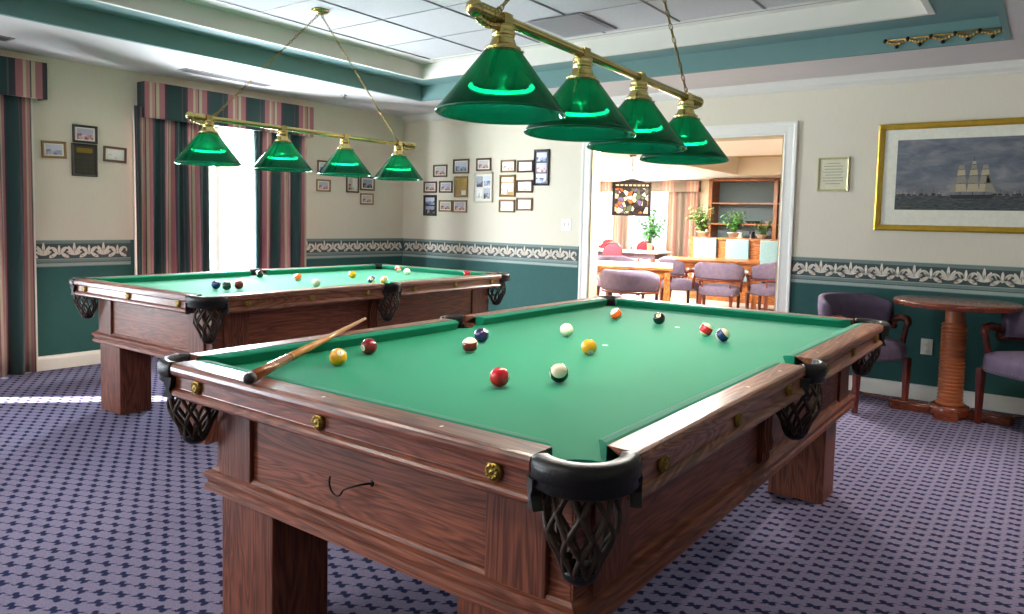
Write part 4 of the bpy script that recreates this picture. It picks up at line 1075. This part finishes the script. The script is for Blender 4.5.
m.box(CX0-.02, CX1+.02, CY0-.02, CY1+.02, 2.5, 2.52, 1)
struct(m.build('ceiling_dining', [DC, DTAN]))
for i, (a, b) in enumerate(DW):
    m = MB(); w = .05
    m.box(a, a+w, DY1+.03, DY1+.08, DWZ0, DWZ1); m.box(b-w, b, DY1+.03, DY1+.08, DWZ0, DWZ1); m.box(a, b, DY1+.03, DY1+.08, DWZ0, DWZ0+w); m.box(a, b, DY1+.03, DY1+.08, DWZ1-w, DWZ1)
    m.box(a-.06, b+.06, DY1-.03, DY1, DWZ0-.06, DWZ0)
    o = struct(m.build('window_%d' % (4+i), WHITE)); g = MB(); g.box(a+w, b-w, DY1+.05, DY1+.054, DWZ0+w, DWZ1-w); g.build('pane', GLASS, o)
fnD = lambda s, d_, z: (s, DY1-.01-d_, z)
def dcurt(label, s0, s1, panels, u0):
    t = thing('dining_curtain', label, 'curtain', (0, 0, 0), 0, 'striped curtains of the dining room')
    valance(t, STRIPED, s0, s1, 1.95, 2.17, per=.55, fn=fnD, u0=u0)
    for a, b, n in panels: drape_obj('drape', t, STRIPED, a, b, .02, 2.05, pleats=n, uvs=n*.3, u0=u0+.2, fn=fnD, amp=.04)
dcurt('striped curtain at the left dining window, beside the door jamb', -9.3, -7.98, [(-9.2, -8.32, 6)], .3)
dcurt('striped curtains around the bright dining window behind the tall plant', -7.95, -5.95, [(-7.93, -7.56, 3), (-6.64, -5.97, 5)], .1)

# stained glass box lamp
def mosaic():
    t_ = NT('leaded mosaic glass'); v = t_.obj(); vo = t_.n('ShaderNodeTexVoronoi'); vo.inputs['Scale'].default_value = 17; t_.l(v, vo.inputs['Vector'])
    ve = t_.n('ShaderNodeTexVoronoi', feature='DISTANCE_TO_EDGE'); ve.inputs['Scale'].default_value = 17; t_.l(v, ve.inputs['Vector'])
    sp = t_.n('ShaderNodeSeparateColor'); t_.l(vo.outputs['Color'], sp.inputs[0])
    c = t_.ramp(sp.outputs[0], [(0, lin('#2a2022')), (.2, lin('#d8c8b0')), (.4, lin('#57654a')), (.55, lin('#b4622c')), (.68, lin('#e8e0d4')), (.85, lin('#6a5c8a'))], 'CONSTANT')
    c = t_.mix(t_.math('LESS_THAN', ve.outputs[0], .05), c, lin('#15100f'))
    t_.bsdf(c, .2, 0, .5, Emission_Strength=0.0); return t_.mat
t = thing('hanging_lamp', 'square stained glass lamp with black frame hanging in the dining room', 'lamp', (-4.655, 9.0, DZ), radians(27))
m = MB(); hw = .235
z = lambda v: v-DZ
for sx in (-1, 1):
    for sy in (-1, 1): m.box(sx*hw-.018, sx*hw+.018, sy*hw-.018, sy*hw+.018, z(1.375), z(1.80))
for zz in (1.375, 1.735, 1.785):
    for s in (-1, 1): m.box(-hw-.02, hw+.02, s*hw-.02, s*hw+.02, z(zz), z(zz+.028)); m.box(s*hw-.02, s*hw+.02, -hw-.02, hw+.02, z(zz), z(zz+.028))
m.build('frame', IRON, t)
m = MB()
for s in (-1, 1): m.box(-hw, hw, s*hw-.004, s*hw+.004, z(1.40), z(1.74)); m.box(s*hw-.004, s*hw+.004, -hw, hw, z(1.40), z(1.74))
for k in range(8):
    for s in (-1, 1): m.box(-hw+.03+k*.056, -hw+.066+k*.056, s*hw-.006, s*hw+.006, z(1.752), z(1.787), 1)
m.build('glass_panel', [mosaic(), plain('opal glass', '#e8d8b0', .3)], t)
m = MB(); m.lathe([(.0, 1.875), (.05, 1.873), (.16, 1.845), (.25, 1.815), (.27, 1.805), (.24, 1.805), (0, 1.86)], 4, (0, 0, -DZ), T=Matrix.Rotation(radians(45), 4, 'Z'), smooth=False); m.tube([(0, 0, z(1.87)), (0, 0, 0)], .006, 6); m.lathe([(0, 0), (.05, 0), (.04, -.02), (0, -.02)], 16)
m.build('cap', IRON, t)
for s in (-1, 1):
    light('bulb_light', 'POINT', (s*.1, 0, z(1.6)), 12, (1, .85, .6), t, shadow_soft_size=.03)

# dining tables
def din_table(label, corner, ang, L, W_, n='dining_table'):
    t = thing(n, label, 'table', (corner[0], corner[1], 0), ang, 'wooden dining tables')
    m = MB(); m.box(-L, 0, 0, W_, .715, .75); m.build('tabletop', W_BX, t, .004)
    m = MB(); i = .05; m.box(-L+i, -i, i, i+.02, .63, .715); m.box(-L+i, -i, W_-i-.02, W_-i, .63, .715); m.box(-L+i, -L+i+.02, i, W_-i, .63, .715); m.box(-i-.02, -i, i, W_-i, .63, .715); m.build('apron', W_BX, t)
    for x_ in (-L+.03, -.10):
        for y_ in (.03, W_-.10): m = MB(); m.box(x_, x_+.07, y_, y_+.07, 0, .715); m.build('leg', W_BZ, t, .003)
    return t
din_table('square-legged orange wood dining table just inside the opening on the left', (-3.66, 8.20), radians(24), 1.9, 1.1)
din_table('long orange wood dining table in the middle of the dining room', (-3.40, 10.62), radians(18), 1.45, .95)
def dch(x, y, rz, label): return dup(ch0, (x, y, 0), radians(rz), label, GD_)
dch(-3.60, 6.98, 195, 'lavender armchair with its broad back toward the opening, at the left dining table')
dch(-3.52, 9.35, 190, 'lavender armchair seen from behind, centre of the dining room before the long table')
dch(-4.25, 9.75, 130, 'lavender armchair turned sideways between the two dining tables')
dch(-3.02, 9.95, 230, 'lavender armchair at the right end of the long dining table, behind the casing')
dch(-3.25, 11.2, 250, 'lavender armchair beyond the right end of the long dining table')
dch(-5.0, 9.3, 60, 'lavender armchair at the back of the left dining table')
# window-side table with red chairs
t = thing('window_table', 'long pale topped table below the bright dining window', 'table', (-6.95, 13.0, 0))
m = MB(); m.box(-1.6, 1.0, -.35, .35, .70, .735); m.build('tabletop', plain('pale laminate', '#cfc0ac', .4), t, .004)
m = MB(); m.box(-1.5, .9, -.28, .28, .60, .70); m.build('apron', plain('lavender cloth skirt', '#6a5c6c', .8), t)
for x_ in (-1.45, .85):
    for y_ in (-.25, .25): m = MB(); m.box(x_-.03, x_+.03, y_-.03, y_+.03, 0, .6); m.build('leg', W_BZ, t)
rc = None
for x_, lab in ((-7.66, 'red padded chair at the window table, leftmost beside the jamb'), (-6.66, 'red round-backed chair at the window table, left of the plant'), (-6.80, 'red padded chair at the window table, right of the plant')):
    y_ = 13.62 if x_ != -6.66 else 12.40
    if rc is None:
        rc = thing('red_chair', lab, 'chair', (x_, y_, 0), 0, 'red chairs at the window table')
        m = MB(); m.ball((0, 0, .46), .22, 20, 10, 0, (1, 1, .18)); m.build('seat', REDF, rc)
        m = MB(); m.ball((0, .21, .72), .21, 20, 12, 0, (1, .16, .82)); m.build('backrest', REDF, rc)
        m = MB(); m.tube([(.20*cos(radians(a)), .215, .72+.185*sin(radians(a))) for a in range(0, 361, 20)], .014, 6); m.tube([(-.15, .2, .44), (-.13, .215, .58)], .013, 6); m.tube([(.15, .2, .44), (.13, .215, .58)], .013, 6); m.build('back_frame', W_C, rc)
        for sx in (-1, 1):
            for sy in (-1, 1): m = MB(); m.tube([(sx*.18, sy*.18, 0), (sx*.15, sy*.15, .44)], .015, 6); m.build('leg', W_C, rc)
    else: dup(rc, (x_, y_, 0), pi if y_ < 13 else 0, lab)

# plants
LEAF = plain('leaf green', '#3f8a3a', .5, 0, .4, 30, .35); LEAFD = plain('olive leaf', '#5d7a3a', .5, 0, .4, 30, .4); STEM = plain('stem', '#4d6a30', .6)
TERRA = plain('pale pot', '#c8bca8', .6)
def plant(label, loc, h, spread, n, pot_h, pot_r, mat, name='potted_plant', grp=None):
    t = thing(name, label, 'plant', loc, 0, grp)
    m = MB(); m.lathe([(0, 0), (pot_r*.7, 0), (pot_r, pot_h), (pot_r*1.08, pot_h), (pot_r*1.08, pot_h*.9), (pot_r*.9, pot_h*.88), (0, pot_h*.88)], 20); m.build('pot', TERRA, t)
    m = MB(); f = MB()
    for k in range(n):
        a = random.uniform(0, 2*pi); e = random.uniform(.15, 1); tip = Vector((cos(a)*spread*e, sin(a)*spread*e, pot_h+h*random.uniform(.45, 1)))
        b = Vector((cos(a)*.02, sin(a)*.02, pot_h*.85)); mid = (b+tip)/2+Vector((-cos(a), -sin(a), 0))*spread*.15
        P = [b*(1-s)**2+mid*2*s*(1-s)+tip*s*s for s in (0, .25, .5, .75, 1)]
        m.tube(P, .004, 5)
        for j in range(9):
            s = .3+.7*j/8; q_ = b*(1-s)**2+mid*2*s*(1-s)+tip*s*s; aa = a+(-1)**j*random.uniform(.5, 1.3)
            f.leaf(q_, (cos(aa), sin(aa), random.uniform(.1, .9)), h*random.uniform(.2, .34), h*.085, random.uniform(.2, .7))
    m.build('stems', STEM, t); f.build('foliage', mat, t, recalc=False)
    return t
plant('tall bright green plant in a pale vase before the dining window', (-6.30, 13.0, .735), .70, .33, 26, .16, .06, LEAF)
gp = 'plants on the partition ledge'
plant('bushy olive plant at the left end of the partition ledge', (-4.86, 12.07, 1.075), .46, .26, 34, .08, .10, LEAFD, grp=gp)
plant('bushy green plant on the partition ledge beside the shelf upright', (-4.33, 12.07, 1.075), .36, .24, 30, .08, .10, LEAF, grp=gp)
plant('low trailing plant on the partition ledge under the shelves', (-3.86, 12.07, 1.075), .24, .20, 22, .06, .09, LEAFD, grp=gp)
# partition with upholstered panels
t = thing('partition', 'low wooden partition with blue-grey fabric panels below the plants', 'partition', (0, 12.0, 0))
m = MB(); m.box(-5.05, -2.6, .0, .14, 0, 1.03); m.box(-5.08, -2.57, -.02, .16, 1.03, 1.065); m.build('body', W_BX, t)
for a, b in ((-4.98, -4.57), (-4.41, -4.02), (-3.84, -3.42), (-3.25, -2.85)):
    m = MB(); m.box(a, b, -.05, .0, .35, 1.045); m.build('panel', BLUEP, t, .015, 3)
# shelf unit behind
t = thing('shelf_unit', 'tall wooden shelf unit with blue-grey back beside the dining window', 'shelf', (0, 14.0, 0))
m = MB(); m.box(-5.50, -2.9, .38, .40, .0, 2.15); m.build('back_panel', plain('blue grey back', '#5a6c74', .7), t)
for x_ in (-5.52, -4.25, -2.9): m = MB(); m.box(x_-.035, x_+.035, 0, .40, 0, 2.17); m.build('upright', W_BZ, t)
for zz in (.90, 1.30, 1.70): m = MB(); m.box(-5.5, -2.9, .02, .40, zz-.015, zz+.015); m.build('shelf', W_BX, t)
m = MB(); m.box(-5.52, -2.88, 0, .40, 2.13, 2.175); m.build('top_board', W_BX, t)
gb = 'crockery on the dining shelf unit'
DARKC = plain('dark glazed ware', '#22242c', .3)
def crock(x_, z_, label, mat, prof, cat='crockery', name='serving_dish'):
    m = MB(); m.lathe(prof, 18); o = m.build(name, mat); o.location = (x_, 14.16, z_); tag(o, label, cat, gb)
crock(-4.72, 1.315, 'low dark serving dish on the middle shelf of the unit', DARKC, [(0, 0), (.07, 0), (.15, .045), (.155, .05), (.14, .048), (.06, .012), (0, .012)])
crock(-4.42, 1.315, 'small pale bowl on the middle shelf near the upright', WHITE, [(0, 0), (.03, 0), (.06, .05), (.063, .05), (.055, .048), (.02, .01), (0, .01)], 'bowl', 'bowl')
pitch = [(0, 0), (.05, 0), (.06, .06), (.045, .12), (.035, .16), (.045, .19), (.04, .19), (.03, .16), (0, .15)]
crock(-4.95, .915, 'white pitcher on the lowest visible shelf behind the plants', WHITE, [(r*1.2, z_*1.2) for r, z_ in pitch], 'pitcher', 'pitcher')
crock(-4.72, .915, 'dark coffee pot, the left one on the lowest visible shelf', DARKC, [(r*1.4, z_*1.3) for r, z_ in pitch], 'coffee pot', 'coffee_pot')
crock(-4.50, .915, 'dark coffee pot, the right one on the lowest visible shelf', DARKC, [(r*1.4, z_*1.3) for r, z_ in pitch], 'coffee pot', 'coffee_pot')

# ------------------------------------------------------------ light
wld = bpy.data.worlds.new('sky'); S.world = wld; wld.use_nodes = True
bg = wld.node_tree.nodes['Background']; bg.inputs[0].default_value = (.85, .92, 1, 1); bg.inputs[1].default_value = 1.5
for i, ((a, b), e) in enumerate(zip(WINS, (400, 260, 1050))):
    yc = (a+b)/2
    light('daylight', 'AREA', (XL(yc)-.30, yc, (WZ0+WZ1)/2), e, (.80, .90, 1.0), None, shape='RECTANGLE', size=b-a+.1, size_y=WZ1-WZ0+.1, rot=(radians(90), 0, radians(-90)))
for a, b in DW:
    light('daylight', 'AREA', ((a+b)/2, DY1+.25, (DWZ0+DWZ1)/2), 380, (.95, .97, 1), None, shape='RECTANGLE', size=b-a+.1, size_y=DWZ1-DWZ0+.1, rot=(radians(-90), 0, 0))
for k, (x_, y_) in enumerate(((.30, 4.25), (.95, 2.1))):
    t = thing('recessed_light', ('round recessed light in the soffit beyond the right side of the near table', 'round recessed light in the soffit level with the near table middle')[k], 'ceiling light', (x_, y_, ZS), 0, 'recessed soffit lights')
    m = MB(); m.lathe([(.075, 0), (.095, 0), (.098, -.004), (.095, -.008), (.078, -.006)], 24); m.build('trim_ring', WHITE, t)
    m = MB(); m.lathe([(0, -.001), (.074, -.001), (.074, -.003), (0, -.003)], 24); m.build('lens', emis('lit lens', '#fff0dc', 6), t)
    light('spot_light', 'SPOT', (0, 0, -.02), (150, 12)[k], (1, .88, .80), t, spot_size=radians(110), spot_blend=.7, shadow_soft_size=.07)
# sunbeam through the gap of the first curtain
sd = Vector((.715, .70, -.60)).normalized()
light('sun', 'SUN', (-12, -4, 4), 55, (1, .95, .86), None, angle=radians(.6)).rotation_euler = sd.to_track_quat('-Z', 'Y').to_euler()
# unseen blocks added outside to keep the low sun off the other windows
m = MB(); m.box(-7.55, -7.40, 1.9, 5.6, 0, 3.7); m.box(-7.6, -7.35, 1.85, 5.65, 3.7, 3.8); struct(m.build('sun_block_right', RISER))
m = MB(); m.box(-7.55, -7.40, -4.8, -1.6, 0, 3.7); m.box(-7.6, -7.35, -4.85, -1.55, 3.7, 3.8); struct(m.build('sun_block_left', RISER))
m = MB(); m.box(-30, -6.9, -20, 20, -.12, -.05); struct(m.build('ground_outside', plain('paving', '#9a968c', .9)))
# fill light: ceiling panels added to brighten both rooms
DIFF = emis('added fill diffuser', '#fff4e4', 5)
def panel(x_, y_, z_, e, label, w=.58, grp='added ceiling fill panels', col=(1, .94, .85)):
    t = thing('fill_panel', label, 'ceiling light', (x_, y_, z_), 0, grp)
    m = MB(); m.loop([(0, 0), (0, -.012), (.03, -.012), (.03, 0)], w/2, w/2); m.build('frame', WHITE, t)
    m = MB(); m.box(-w/2+.03, w/2-.03, -w/2+.03, w/2-.03, -.006, -.003); m.build('diffuser', DIFF, t)
    light('fill_panel_light', 'AREA', (0, 0, -.02), e, col, t, shape='SQUARE', size=w-.08)
panel(-2.00, -1.02, ZT, 24, 'added square fill panel overhead, nearer the right side')
panel(-3.80, -1.02, ZT, 30, 'added square fill panel overhead, nearer the windows')
for k, (x_, y_) in enumerate(((-6.5, 8.2), (-3.0, 7.0), (-7.5, 11.5), (-5.4, 11.0))):
    panel(x_, y_, DZ, 240, 'added square fill panel in the dining room, ' + ('near left', 'near right', 'far left', 'far middle')[k], grp='added dining room fill panels')

S.view_settings.view_transform = 'Standard'; S.view_settings.look = 'None'; S.view_settings.gamma = 1; S.view_settings.exposure = 0.48
try: S.view_settings.use_curve_mapping = False
except Exception: pass
S.cycles.use_denoising = True; S.cycles.denoiser = 'OPENIMAGEDENOISE'
S.cycles.max_bounces = 8; S.cycles.diffuse_bounces = 4; S.cycles.glossy_bounces = 4; S.cycles.transparent_max_bounces = 12; S.cycles.transmission_bounces = 4
S.cycles.sample_clamp_indirect = 6; S.cycles.caustics_reflective = False; S.cycles.caustics_refractive = False
